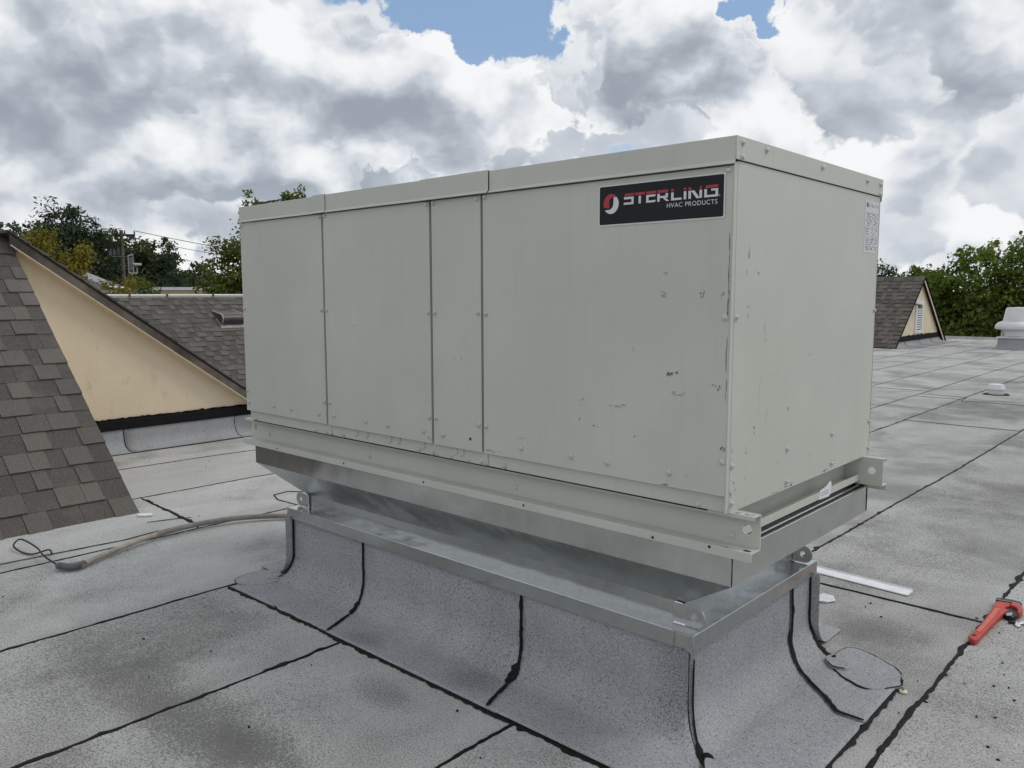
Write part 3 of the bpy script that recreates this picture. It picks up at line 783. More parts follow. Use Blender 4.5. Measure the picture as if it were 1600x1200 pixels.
# ------------------------------------------------------------------ the air unit
U = thing('air_handling_unit', (-1.463, 0.64, 0.76), 'large beige grey steel rooftop air unit with black nameplate', 'air unit')
ZR, ZS, ZP0, ZP1, ZC = 0.903, 0.905, 0.962, 1.988, 2.0754
UX0, UX1, UY0, UY1 = -2.926, 0.0, 0.0, 1.279
mb = MB(); mb.box(UX0 + 0.006, UX1 - 0.008, UY0 + 0.006, UY1 - 0.006, ZS + 0.004, 2.0); mb.build('inner_casing', 'paint', U)
mb = MB(); mb.box(UX1 - 0.006, UX1, UY0 + 0.001, UY1, ZS - 0.002, 2.0035); mb.build('end_panel', 'paint', U, bevel=0.0015)
mb = MB(); mb.box(UX0, UX0 + 0.005, UY0 + 0.001, UY1, ZS, 2.0); mb.build('end_panel', 'paint', U, bevel=0.0015)
mb = MB(); mb.box(UX0, UX1, UY1 - 0.005, UY1, ZS, 2.0); mb.build('back_panel', 'paint', U)
mb = MB(); mb.box(-0.0052, -0.0016, -0.0185, 0.004, ZS, ZP1 + 0.012); mb.build('corner_post', 'paint', U)
mb = MB(); mb.box(-0.0066, -0.0054, -0.0150, 0.004, ZP0, ZP1); mb.build('corner_gap', 'dark', U)
EDGES = [(-2.930, -2.168), (-2.150, -1.388), (-1.371, -1.0855), (-1.070, -0.0065)]
for i, (a, b) in enumerate(EDGES):
    # folded tray: face, then returns back to the casing
    nx, nzv = max(3, int((b - a) / 0.12)), 8
    mb = MB()
    mb.grid([[(a + (b - a) * j / nx, -0.020 - 0.0016 * math.sin(math.pi * j / nx) * math.sin(math.pi * k / nzv) * nz(i * 7.7 + j * 0.3, k * 0.4, 2.0), ZP0 + (ZP1 - ZP0) * k / nzv) for j in range(nx + 1)] for k in range(nzv + 1)])
    p = mb.build('access_panel', 'paint', U, smooth=30)
    tag(p, ['narrow door at the far end', 'second service door from the far end', 'slim centre door', 'widest service door carrying the nameplate'][i])
    mb = MB()
    mb.box(a, a + 0.0012, -0.0199, 0.005, ZP0, ZP1); mb.box(b - 0.0012, b, -0.0199, 0.005, ZP0, ZP1)
    mb.box(a + 0.0012, b - 0.0012, -0.0199, 0.005, ZP0, ZP0 + 0.0012); mb.box(a + 0.0012, b - 0.0012, -0.0199, 0.005, ZP1 - 0.0012, ZP1)
    mb.build('folded_edge', 'paint', p)
    mb = MB()       # rolled rims of the tray
    for q in ([(a, -0.0192, ZP0), (b, -0.0192, ZP0)], [(a, -0.0192, ZP0), (a, -0.0192, ZP1)], [(b, -0.0192, ZP0), (b, -0.0192, ZP1)]):
        mb.tube(q, 0.0014, 6)
    mb.build('rolled_rim', 'paint', p, smooth=True)
for a, b, y in [(-2.926, -2.856, -0.001), (-2.8545, -2.151, -0.004), (-2.1495, -1.367, -0.0015), (-1.3655, -1.290, -0.004), (-1.2885, -1.067, -0.0045), (-1.0655, -0.962, -0.0015), (-0.9605, -0.004, -0.004)]:
    mb = MB(); mb.box(a, b, y, 0.004, ZS, ZP0 + 0.004); mb.build('sill_plate', 'paint', U, bevel=0.0012)
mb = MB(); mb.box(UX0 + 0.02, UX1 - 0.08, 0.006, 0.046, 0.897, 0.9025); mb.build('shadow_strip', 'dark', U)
def arc_groove(x, z, r_, name='knockout'):
    mb = MB(); mb.tube([(x + r_ * math.cos(a), -0.005, z + r_ * math.sin(a)) for a in [math.pi * (0.35 - 0.9 * k / 14) for k in range(15)]], 0.0011, 5)
    return mb.build(name, 'rub', U)
for x in (-1.955, -1.875, -1.70, -1.64, -1.47, -1.265, -1.225): arc_groove(x, 0.945, 0.022)

# roof cap in lapped lengths with a flared drip edge
def cap_piece(a, b, dy, dz, name='roof_cap'):
    f = -0.0232 - dy
    pr = [(f, ZC + dz), (f, 2.004), (f - 0.0115, 1.9925), (f - 0.0095, 1.9908), (f + 0.003, 2.0022), (f + 0.003, ZC + dz - 0.003), (1.286, ZC + dz - 0.003), (1.286, 2.004), (1.289, 2.004), (1.289, ZC + dz)]
    n = max(2, int((b - a) / 0.15)); rows = []
    for j in range(n + 1):
        x = a + (b - a) * j / n
        w = 0.0012 * nz(x * 2.0, 3.3, dy * 100)
        rows.append([(x, y + (w if y < 0.1 else 0), z + w) for (y, z) in pr + [pr[0]]])
    mb = MB(); mb.grid(rows)
    k = len(pr)
    mb.f.append(tuple(range(k - 1, -1, -1))); mb.f.append(tuple(n * (k + 1) + i for i in range(k)))
    return mb.build(name, 'paint', U, bevel=0.0012)
cap_piece(-2.935, -2.2, 0.0, 0.0)
cap_piece(-2.221, -2.1225, 0.006, 0.004, 'splice_cover')
cap_piece(-2.1215, -1.42, 0.0015, 0.0015)
cap_piece(-1.432, -1.0335, 0.006, 0.004, 'splice_cover')
cap_piece(-1.0325, 0.0018, 0.0, 0.0)
mb = MB(); mb.box(0.002, 0.0055, -0.0232, 1.2885, 2.0055, ZC + 0.0005); mb.build('cap_end', 'paint', U, bevel=0.0012)
mb = MB(); mb.box(-0.0005, 0.0012, 0.002, 1.272, 2.0026, 2.006); mb.build('shadow_gap', 'dark', U)
mb = MB(); mb.box(-0.004, 0.0035, 1.281, 1.287, 1.985, 2.0045); mb.build('corner_tab', 'paint', U)

# base rails: channels with their open side outwards
def rail(y_web, y_tip, sgn):
    x0, x1 = -3.011, 0.0857; t_ = 0.005
    holes = [(0.041, 0.849), (-2.967, 0.849)]
    bm = bmesh.new()
    corners = [bm.verts.new((x, y_web, z)) for x, z in ((x0, 0.786), (x1, 0.786), (x1, 0.905), (x0, 0.905))]
    es = [bm.edges.new((corners[i], corners[(i + 1) % 4])) for i in range(4)]
    for hx, hz in holes:
        c = [bm.verts.new((hx + 0.0165 * math.cos(2 * math.pi * k / 20), y_web, hz + 0.0165 * math.sin(2 * math.pi * k / 20))) for k in range(20)]
        es += [bm.edges.new((c[k], c[(k + 1) % 20])) for k in range(20)]
    bmesh.ops.triangle_fill(bm, use_beauty=True, edges=es)
    for f in bm.faces[:]:
        cm = f.calc_center_median()
        if any(math.hypot(cm.x - hx, cm.z - hz) < 0.0155 for hx, hz in holes): bm.faces.remove(f)
    rr = bmesh.ops.extrude_face_region(bm, geom=bm.faces[:])
    for v in [e for e in rr['geom'] if isinstance(e, bmesh.types.BMVert)]: v.co.y -= sgn * t_
    bmesh.ops.recalc_face_normals(bm, faces=bm.faces)
    off = org(U)
    for v in bm.verts: v.co -= off
    me = bpy.data.meshes.new('base_rail'); bm.to_mesh(me); bm.free(); me.materials.append(M['paint'])
    o = bpy.data.objects.new('base_rail', me); COL.objects.link(o); o.parent = U; ORG[o.name] = off
    def flange(pr, nm):
        mb = MB(); mb.prism(pr, x0, x1, 'x'); mb.build(nm, 'paint', o, bevel=0.0015)
    yt = y_tip
    flange([(y_web, 0.791), (yt, 0.791), (yt, 0.760), (yt - sgn * 0.004, 0.760), (yt - sgn * 0.004, 0.786), (y_web, 0.786)], 'lower_flange')
    flange([(y_web, 0.9045), (yt - sgn * 0.018, 0.9045), (yt - sgn * 0.018, 0.890), (yt - sgn * 0.0215, 0.890), (yt - sgn * 0.0215, 0.9005), (y_web, 0.9005)], 'upper_flange')
    return o
railF = rail(0.050, -0.008, 1 * -1)
railB = rail(1.212, 1.262, 1)
# end channel under the right-hand panel
mb = MB(); mb.box(-0.078, -0.074, 0.058, 1.205, 0.798, 0.9); mb.build('end_web', 'paint', U)
mb = MB(); mb.prism([(-0.0735, 0.800), (-0.008, 0.800), (-0.008, 0.829), (-0.011, 0.829), (-0.011, 0.803), (-0.0735, 0.803)], 0.058, 1.205, 'y'); mb.build('end_rail', 'paint', U, bevel=0.001)
mb = MB(); mb.box(-0.060, -0.057, 0.058, 1.2, 0.7695, 0.7995); mb.build('shaded_gap', 'rub', U)  # strip filling the dark slot; its darker paint tone stands for shade
mb = MB(); mb.box(-2.9, -0.09, 0.06, 1.2, 0.80, 0.8995); mb.build('base_pan', 'dark', U)

# fixings
def screw_mesh():
    mb = MB()
    mb.lathe([(0.0088, 0.0), (0.0088, 0.0012), (0.0056, 0.0020), (0.0056, 0.0046), (0.0044, 0.0058)], (0, 0, 0), 10)
    mb.lathe([(0.0020, 0.0056), (0.0020, 0.0061)], (0, 0, 0), 6)
    mb.v = [(x * 1.2, y * 1.2, z * 1.5) for x, y, z in mb.v]
    return shared('screw', mb, 'zinc', 35)
def bolt_mesh():
    mb = MB(); mb.lathe([(0.0145, 0.0), (0.0145, 0.002), (0.0095, 0.0026), (0.0095, 0.005), (0.007, 0.0062)], (0, 0, 0), 14)
    return shared('bolt', mb, 'paint', 35)
SCREW, BOLT = screw_mesh(), bolt_mesh()
rotF, rotR = Euler((R(90), 0, 0)), Euler((R(90), 0, R(90)))
for x, z, y in ([(x, 1.007, -0.0205) for x in (-2.901, -2.644, -2.477, -2.228, -2.102, -1.847, -1.686, -1.436, -1.313, -0.871, -0.624, -0.46, -0.209)]
                + [(x, zz, -0.0205) for x in (-2.181, -2.137, -1.400, -1.358, -1.099, -1.058, -0.018) for zz in (1.072, 1.526, 1.977)]
                + [(-2.916, 1.526, -0.0205), (-2.916, 1.977, -0.0205), (-2.916, 1.072, -0.0205)]
                + [(x, 0.916, -0.0045) for x in (-2.86, -2.285, -2.189, -2.151, -2.055, -1.494, -1.401, -1.368, -1.284, -1.175, -1.10, -1.071, -0.975, -0.108, -0.012)]):
    place('screw', SCREW, U, (x + random.uniform(-.002, .002), y, z + random.uniform(-.002, .002)), Euler((R(90), random.uniform(-1, 1) * 0, 0)))
for y, z in [(0.014, 2.058), (0.177, 2.056), (0.634, 2.053), (1.096, 2.051), (1.252, 2.051), (0.013, 2.0145), (1.254, 2.0125)]:
    place('screw', SCREW, U, (0.0056, y, z), rotR)
for y, z in [(0.012, 1.055), (0.015, 0.933), (0.427, 1.05), (0.431, 0.931), (0.85, 0.932), (0.844, 1.051), (1.262, 1.052), (1.264, 0.936), (1.262, 1.53), (0.013, 1.527)]:
    place('screw', SCREW, U, (0.0001, y, z), rotR)
for x, z in [(-0.012, 0.879), (-0.012, 0.819), (-0.963, 0.824), (-0.963, 0.880), (-1.92, 0.826), (-1.92, 0.879), (-2.827, 0.827), (-2.83, 0.88)]:
    place('bolt', BOLT, railF, (x, 0.0496, z), rotF)
hole = MB(); hole.lathe([(0.0052, 0.0), (0.0052, 0.0006)], (0, 0, 0), 10); HOLE = shared('drilled_hole', hole, 'dark')
for x, z in [(-2.653, 0.774), (-1.46, 0.776), (-0.868, 0.777), (-0.275, 0.770), (-2.05, 0.778), (-0.06, 0.783)]:
    place('drilled_hole', HOLE, railF, (x, -0.0082, z), rotF)
place('drilled_hole', HOLE, railF, (0.062, 0.010, 0.7912), None, (2.6, 1.6, 1))
HOLE2 = HOLE
place('drilled_hole', HOLE, U, (-1.150, -0.0203, 1.009), rotF, (1.3, 1.3, 1))

# nameplate: black plate, pale border, two-tone lettering, roundel
def flat(name, polys, y, mat, parent, th=0.0006):
    mb = MB()
    for pl in polys: mb.prism(pl, y - th, y, 'y')
    return mb.build(name, mat, parent)
def rrect(x0, x1, z0, z1, r_, n=5):
    out = []
    for cx, cz, a0 in ((x1 - r_, z1 - r_, 0), (x0 + r_, z1 - r_, 90), (x0 + r_, z0 + r_, 180), (x1 - r_, z0 + r_, 270)):
        out += [(cx + r_ * math.cos(R(a0 + 90 * k / n)), cz + r_ * math.sin(R(a0 + 90 * k / n))) for k in range(n + 1)]
    return out
SX0, SX1, SZ0, SZ1 = -0.5075, -0.029, 1.8325, 1.9705
sign = flat('nameplate', [rrect(SX0, SX1, SZ0, SZ1, 0.007)], -0.0214, 'vinyl_white', U, 0.0008)
tag(sign, 'black nameplate with red and white lettering')
flat('plate_face', [rrect(SX0 + 0.005, SX1 - 0.005, SZ0 + 0.005, SZ1 - 0.005, 0.005)], -0.0223, 'black_vinyl', sign, 0.0004)
YL = -0.0228
lx0, lx1 = -0.402, -0.053            # lettering span
zt, zr, zg, zb = 1.9360, 1.9275, 1.9245, 1.8995      # red top, red bottom, white top, base line
unit = (lx1 - lx0) / 100.0
def X(u): return lx0 + u * unit
Wd, Hh = 2.6 * unit, 0.0075
def rect(u0, u1, z0, z1): return [(X(u0), z0), (X(u1), z0), (X(u1), z1), (X(u0), z1)]
red = [[(X(0), zr), (X(1.8), zt), (X(11.2), zt), (X(11.2), zr)],
       rect(12.4, 23.8, zr, zt), rect(25.4, 36.2, zr, zt), rect(37.6, 49, zr, zt), rect(52.4, 55, zr, zt),
       rect(65.6, 68, zr, zt), [(X(70.4), zr), (X(70.4), zt), (X(72.4), zt), (X(74), zr)], rect(81.8, 84, zr, zt), [(X(86.8), zr), (X(88.6), zt), (X(100), zt), (X(100), zr)]]
zm = zg - Hh
wht = [rect(0.2, 11.2, zm, zg), rect(8.7, 11.2, zb + 0.0065, zm), rect(0, 11.2, zb, zb + 0.0068),
       rect(16.9, 19.4, zb, zg),
       rect(25.4, 28.0, zb, zg), rect(28.0, 35.4, zm + 0.001, zg), [(X(28), zb), (X(35.0), zb), (X(36.2), zb + 0.0068), (X(28), zb + 0.0068)],
       rect(37.6, 40.2, zb, zg), rect(46.4, 49, zm, zg), rect(40.2, 49, zm - 0.0065, zm), [(X(43.4), zm - 0.0065), (X(46.4), zm - 0.0065), (X(50.4), zb), (X(47.2), zb)],
       rect(52.4, 55, zb, zg), rect(55, 63.4, zb, zb + 0.0068),
       rect(65.6, 68.2, zb, zg),
       rect(70.4, 73, zb, zg), [(X(73), zg), (X(76.4), zg), (X(82), zb), (X(78.6), zb)], rect(81.6, 84.1, zb, zg),
       rect(86.4, 89, zb, zg), rect(89, 100, zb, zb + 0.0068), rect(97.4, 100, zb + 0.0068, zg), rect(93.2, 97.4, zg - 0.0062, zg)]
for pl in red: flat('letter_top', [pl], YL, 'vinyl_red', sign, 0.0003)
for i0, i1 in ((0, 3), (3, 4), (4, 7), (7, 11), (11, 13), (13, 14), (14, 17), (17, 21)):
    flat('letter', wht[i0:i1], YL, 'vinyl_white', sign, 0.0003)
# roundel: red and white interlocked halves round a dark S
cx, cz, ra, rb = -0.4545, 1.9065, 0.0315, 0.0335
def ell(a, k=1.0): return (cx + ra * k * math.cos(R(a)), cz + rb * k * math.sin(R(a)))
redh = [ell(a) for a in range(38, 205, 8)] + [(cx - 0.0075, cz - 0.015), (cx - 0.0075, cz + 0.009), (cx - 0.002, cz + 0.019), (cx + 0.008, cz + 0.0225)]
whth = [ell(a) for a in range(218, 385, 8)] + [(cx + 0.0225, cz + 0.0235), (cx + 0.011, cz + 0.023), (cx + 0.0095, cz - 0.004), (cx + 0.004, cz - 0.0145), (cx - 0.006, cz - 0.0195)]
flat('roundel', [redh], YL, 'vinyl_red', sign, 0.0003)
flat('roundel', [whth], YL, 'vinyl_white', sign, 0.0003)
def lettering(body, size, x, z, y, mat, parent, name):
    cu = bpy.data.curves.new(name, 'FONT'); cu.body = body; cu.size = size; cu.align_x = 'RIGHT'; cu.extrude = 0.0; cu.space_character = 1.12
    tmp = bpy.data.objects.new(name, cu); COL.objects.link(tmp)
    dg = bpy.context.evaluated_depsgraph_get()
    me = bpy.data.meshes.new_from_object(tmp.evaluated_get(dg))
    bpy.data.objects.remove(tmp); bpy.data.curves.remove(cu)
    o = bpy.data.objects.new(name, me); COL.objects.link(o); me.materials.clear(); me.materials.append(M[mat])
    o.parent = parent; o.location = Vector((x, y, z)) - org(parent); o.rotation_euler = (R(90), 0, 0)
    ORG[o.name] = org(parent); me.name = name
    return o
lettering('HVAC PRODUCTS', 0.0205, -0.054, 1.8775, YL - 0.0003, 'vinyl_white', sign, 'small_lettering')
lettering('\u00ae', 0.008, -0.0455, 1.9, YL - 0.0003, 'vinyl_white', sign, 'trade_mark_sign')

# rating label on the end panel, lined print
lab = MB(); lab.box(0.0002, 0.0008, 1.104, 1.259, 1.770, 1.978); lab = lab.build('rating_label', 'label', U)
tag(lab, 'white printed rating label at the top corner')
mb = MB(); rs = random.Random(3)
for z in (1.928, 1.868, 1.822, 1.792): mb.box(0.0009, 0.0012, 1.108, 1.255, z, z + 0.0016)
for z in [1.962, 1.955] + [1.922 - k * 0.0075 for k in range(7)] + [1.860 - k * 0.0085 for k in range(5)] + [1.815, 1.808, 1.8, 1.786, 1.780]:
    y = 1.112 + rs.uniform(0, 0.02)
    while y < 1.245:
        w = rs.uniform(0.012, 0.04); mb.box(0.0009, 0.0012, y, min(1.25, y + w), z, z + 0.0028); y += w + rs.uniform(0.008, 0.035)
mb.build('print', 'ink', lab)
mb = MB(); mb.prism(blobpoly(1.128, 1.962, 0.008, 0.012, 12, 2.0, 0.2), 0.0009, 0.0012, 'x'); mb.build('print', 'ink', lab)
# torn scrap of label stuck to the end rail
mb = MB(); mb.prism([(0.767, 0.834), (0.83, 0.842), (0.87, 0.858), (0.885, 0.846), (0.881, 0.807), (0.863, 0.795), (0.757, 0.800)], -0.0075, -0.0068, 'x')
tag(mb.build('torn_sticker', 'paper', U), 'torn scrap of white sticker')
mb = MB(); [mb.box(-0.0067, -0.0064, 0.775, 0.86, z, z + 0.0022) for z in (0.812, 0.822)]; mb.build('sticker_print', 'ink', U)

# chips and rubs in the paint, each a thin flake with its own outline
rs = random.Random(11)
def chip_front(x, z, rx, rz, mat, n=3):
    mb = MB()
    for k in range(n):
        mb.prism(blobpoly(x + rs.gauss(0, rx * 0.7), z + rs.gauss(0, rz * 0.7), rx * rs.uniform(0.12, 0.42), rz * rs.uniform(0.12, 0.42), 11, rs.random() * 90, 0.8), -0.0216, -0.0204, 'y')
    mb.build('paint_chip' if mat == 'primer' else 'rub_mark', mat, U)
def chip_end(y, z, ry, rz, mat, n=3):
    mb = MB()
    for k in range(n):
        mb.prism(blobpoly(y + rs.gauss(0, ry * 0.7), z + rs.gauss(0, rz * 0.7), ry * rs.uniform(0.12, 0.40), rz * rs.uniform(0.12, 0.40), 11, rs.random() * 90, 0.8), 0.0001, 0.0005, 'x')
    mb.build('paint_chip' if mat == 'primer' else 'rub_mark', mat, U)
for a in [(-0.209, 1.338, 0.012, 0.012, 'primer', 7), (-0.192, 1.272, 0.008, 0.0035, 'primer', 4), (-0.172, 1.272, 0.014, 0.003, 'rub', 3), (-0.154, 1.282, 0.004, 0.005, 'primer', 1),
          (-0.244, 1.593, 0.006, 0.006, 'primer', 4), (-0.24, 1.603, 0.012, 0.008, 'rub', 3), (-0.106, 1.598, 0.006, 0.010, 'primer', 4), (-0.094, 1.604, 0.005, 0.006, 'rub', 2),
          (-0.03, 1.595, 0.007, 0.012, 'rub', 3), (-0.512, 1.134, 0.008, 0.004, 'primer', 3), (-0.587, 1.157, 0.004, 0.006, 'primer', 2), (-0.567, 1.229, 0.010, 0.005, 'rub', 3),
          (-0.346, 1.117, 0.007, 0.004, 'primer', 2), (-0.877, 1.047, 0.014, 0.003, 'rub', 3), (-0.014, 1.113, 0.006, 0.010, 'primer', 6), (-0.033, 1.307, 0.006, 0.009, 'primer', 4),
          (-0.045, 1.315, 0.01, 0.01, 'rub', 2), (-0.43, 1.212, 0.024, 0.003, 'rub', 4), (-0.40, 1.218, 0.02, 0.002, 'rub', 2), (-0.149, 1.008, 0.006, 0.003, 'primer', 2), (-0.236, 1.672, 0.016, 0.003, 'rub', 3),
          (-1.401, 0.983, 0.012, 0.004, 'primer', 4), (-1.032, 0.977, 0.020, 0.005, 'primer', 5), (-0.99, 0.976, 0.008, 0.004, 'rub', 2), (-1.15, 1.10, 0.003, 0.007, 'rub', 1),
          (-1.075, 1.17, 0.002, 0.010, 'primer', 1), (-0.0105, 1.69, 0.0016, 0.05, 'primer', 6), (-0.0105, 1.56, 0.0016, 0.05, 'primer', 6), (-0.0105, 1.36, 0.0016, 0.06, 'primer', 6), (-0.22, 0.966, 0.02, 0.0016, 'primer', 5),
          (-0.46, 1.06, 0.004, 0.004, 'primer', 1), (-1.2, 1.34, 0.02, 0.008, 'scuffpale', 3), (-1.92, 1.46, 0.016, 0.012, 'scuffpale', 2), (-0.35, 1.42, 0.02, 0.014, 'scuffpale', 2)]:
    chip_front(*a)
for a in [(0.265, 1.328, 0.003, 0.003, 'primer', 2), (0.425, 1.202, 0.005, 0.018, 'primer', 2), (0.107, 1.097, 0.010, 0.016, 'rub', 3), (0.163, 1.157, 0.008, 0.014, 'rub', 3), (0.313, 1.094, 0.004, 0.008, 'rub', 2),
          (0.48, 1.497, 0.004, 0.004, 'primer', 1), (0.486, 1.677, 0.003, 0.004, 'primer', 1), (0.09, 1.719, 0.010, 0.03, 'rub', 4), (0.15, 1.665, 0.02, 0.008, 'rub', 4), (0.098, 1.548, 0.008, 0.02, 'rub', 3),
          (0.874, 1.022, 0.004, 0.005, 'primer', 2), (0.9, 1.265, 0.004, 0.004, 'rub', 1), (0.354, 0.912, 0.03, 0.003, 'primer', 5), (0.458, 0.915, 0.03, 0.004, 'primer', 6), (0.785, 0.913, 0.03, 0.004, 'primer', 6),
          (0.104, 1.006, 0.006, 0.012, 'rub', 3), (0.03, 0.99, 0.006, 0.012, 'primer', 3), (0.012, 0.96, 0.004, 0.02, 'primer', 4), (0.012, 1.09, 0.003, 0.02, 'primer', 3), (0.05, 0.965, 0.008, 0.014, 'rub', 3),
          (0.86, 0.94, 0.012, 0.004, 'primer', 3), (1.10, 0.96, 0.006, 0.006, 'rub', 2), (0.19, 1.28, 0.01, 0.05, 'scuffpale', 4), (0.25, 1.20, 0.008, 0.03, 'scuffpale', 3), (0.9, 1.53, 0.02, 0.012, 'scuffpale', 3), (0.85, 1.60, 0.03, 0.004, 'scuffpale', 2),
          (0.6, 1.38, 0.006, 0.014, 'rub', 2), (0.22, 1.45, 0.008, 0.03, 'rub', 3), (0.35, 1.02, 0.006, 0.01, 'rub', 2), (0.62, 0.99, 0.012, 0.008, 'rub', 2), (0.15, 1.35, 0.006, 0.01, 'scuffpale', 2)]:
    chip_end(*a)
mb = MB()
for k in range(8): mb.prism(blobpoly(0.02 + rs.uniform(-0.03, 0.05), 0.02 + rs.uniform(-0.015, 0.015), 0.005, 0.003, 9, rs.random() * 50, 0.6), 0.9046, 0.905, 'z')
mb.build('paint_chip', 'primer', U)
mb = MB()
for x0 in (-0.9, -0.42, -0.05, -2.3, -1.7):
    for k in range(5): mb.prism(blobpoly(x0 + rs.uniform(-0.06, 0.06), 0.0 + rs.uniform(-0.004, 0.012), 0.016, 0.004, 9, rs.random() * 50, 0.7), 0.7911, 0.7915, 'z')
mb.build('rub_mark', 'scuffpale', U)

# ------------------------------------------------------------------ shingled roofs
def unit_shingle(name, mat):
    # a unit piece: x along the course, y down the slope, z off the slope; thin at the head, thick at the butt
    mb = MB(); mb.add([(0, 0, 0.05), (1, 0, 0.05), (1, 1, 0), (0, 1, 0), (0, 0, 0.25), (1, 0, 0.25), (1, 1, 1), (0, 1, 1)],
                      [(3, 2, 1, 0), (4, 5, 6, 7), (0, 1, 5, 4), (1, 2, 6, 5), (2, 3, 7, 6), (3, 0, 4, 7)])
    return shared(name, mb, mat)
SH_A, SH_B = unit_shingle('shingle', 'shingle'), unit_shingle('shingle', 'shingle_dark')
def slope_frame(along, downv):
    nrm = along.cross(downv).normalized()
    if nrm.z < 0: nrm = -nrm
    return Matrix((along, downv, nrm)).transposed()
def lay_course(parent, origin, F, a0, a1, s, e, rs, th=(0.008, 0.019), wmin=0.09, wmax=0.215):
    """pieces of one course between a0 and a1; s = distance down the slope of its head, e = exposure"""
    mirrored = F.determinant() < 0
    Fr = Matrix((-F.col[0], F.col[1], F.col[2])).transposed() if mirrored else F
    q = Fr.to_euler(); a = a1; flip = rs.random() < 0.5
    while a > a0 + 0.02:
        w = rs.uniform(wmin, wmax)
        b = max(a0, a - w)
        if b - a0 < 0.05: b = a0
        loc = Vector(origin) + F @ Vector(((a - 0.0015) if mirrored else (b + 0.0015), s - 0.02 + rs.uniform(-0.003, 0.003), 0.006))
        place('shingle', SH_B if flip else SH_A, parent, loc, q, (a - b - 0.003, e + 0.024, th[0] if flip else th[1]))
        flip = not flip if rs.random() < 0.8 else flip
        a = b
def field(parent, origin, F, courses, e, rs, mat='shingle_stuff', wmin=0.11, wmax=0.24):
    """the courses too far off to pick apart"""
    mb = MB(); F4 = F
    for (s, a0, a1) in courses:
        a = a1; flip = False
        while a > a0 + 0.02:
            b = max(a0, a - rs.uniform(wmin, wmax)); t_ = 0.010 if flip else 0.026
            vs = [(b + .002, s - .02, .006), (a - .002, s - .02, .006), (a - .002, s + e + .004, .006), (b + .002, s + e + .004, .006),
                  (b + .002, s - .02, .009), (a - .002, s - .02, .009), (a - .002, s + e + .004, .006 + t_), (b + .002, s + e + .004, .006 + t_)]
            mb.add([Vector(origin) + F4 @ Vector(v) for v in vs], [(3, 2, 1, 0), (4, 5, 6, 7), (0, 1, 5, 4), (1, 2, 6, 5), (2, 3, 7, 6), (3, 0, 4, 7)])
            flip = not flip; a = b
    return tag(mb.build('shingle_field', mat, parent, fix=False), kind='stuff')

YV = Vector((0, 1, 0)); XV = Vector((1, 0, 0))
# --- gable on the left: one shingled slope faces the unit, its stuccoed gable wall stands behind
G = thing('shingled_gable', (-7.2, 0.1, 0), 'brown shingled roof slope joined to a cream stucco gable wall with dark rake', 'gable roof')
TH_ = math.atan2(2.267, 2.731)
dn = Vector((math.cos(TH_), 0, -math.sin(TH_)))
F1 = slope_frame(YV, dn)
ridge = Vector((-7.504, 0.0, 2.267)) - (F1 @ Vector((0, 0, 0.02)))
SL = 3.549; EXP = 0.1827
def slab(origin, F, a0, a1, s0, s1, t_, name, mat, parent):
    vs = [Vector(origin) + F @ Vector(p) for p in [(a0, s0, -t_), (a1, s0, -t_), (a1, s1, -t_), (a0, s1, -t_), (a0, s0, 0.004), (a1, s0, 0.004), (a1, s1, 0.004), (a0, s1, 0.004)]]
    mb = MB(); mb.add(vs, [(3, 2, 1, 0), (4, 5, 6, 7), (0, 1, 5, 4), (1, 2, 6, 5), (2, 3, 7, 6), (3, 0, 4, 7)])
    return mb.build(name, mat, parent)
slab(ridge, F1, -5.0, 0.095, 0.0, SL - 0.02, 0.03, 'roof_deck', 'tarbase', G)
rs = random.Random(21)
NR = 19; s_first = SL - NR * EXP
for k in range(NR):
    lay_course(G, ridge, F1, -1.55, 0.11, s_first + k * EXP, EXP, rs)
field(G, ridge, F1, [(s_first + k * EXP, -5.0, -1.55) for k in range(NR)], EXP, rs)
# end of that slope (under its rake), and the slope beyond
mb = MB(); mb.tube([ridge + Vector((0, -5, 0.01)), ridge + Vector((0, 0.12, 0.01))], 0.03, 6); mb.build('ridge_cap', 'shingle_dark', G)
mb = MB(); mb.prism([(-4.85, 0.0), (-7.45, 2.13), (-7.45, 0.0)], 0.03, 0.07, 'y'); mb.build('end_wall', 'stucco', G)
WX = -7.25
mb = MB(); mb.prism([(0.112, 0.0), (2.62, 0.0), (2.62, 0.26), (0.14, 2.06), (0.112, 2.04)], WX - 0.12, WX, 'x'); mb.build('stucco_wall', 'stucco', G)
pit = math.atan2(2.20 - 0.55, 2.23 + 0.06)
dn2 = Vector((0, math.cos(pit), -math.sin(pit)))
F2 = slope_frame(XV, dn2)
rid2 = Vector((-7.12, 0.055, 2.167))
slab(rid2, F2, -4.4, 0.0, -0.02, 3.35, 0.02, 'roof_deck', 'tarbase', G)
field(G, rid2, F2, [(k * 0.183, -4.4, 0.012) for k in range(18)], 0.183, rs)
mb = MB()       # rake board under the shingle edge
P0, P1 = Vector((0, 0.055, 2.142)), Vector((0, 0.055, 2.142)) + dn2 * 3.22
o_ = Vector((0, 0, -0.085))
for xa, xb in ((-7.135, -7.105),):
    mb.add([(xa, *P0.yz), (xb, *P0.yz), (xb, *P1.yz), (xa, *P1.yz), (xa, *(P0 + o_).yz), (xb, *(P0 + o_).yz), (xb, *(P1 + o_).yz), (xa, *(P1 + o_).yz)],
           [(0, 1, 2, 3), (7, 6, 5, 4), (0, 4, 5, 1), (1, 5, 6, 2), (2, 6, 7, 3), (3, 7, 4, 0)])
mb.build('rake_board', 'fascia', G)
mb = MB()       # pale drip mould at the board's foot
a_, b_ = P0 + Vector((0, 0, -0.087)), P1 + Vector((0, 0, -0.087))
mb.tube([(-7.11, *a_.yz), (-7.11, *b_.yz)], 0.007, 6); mb.build('rake_mould', 'stucco', G)
mb = MB()
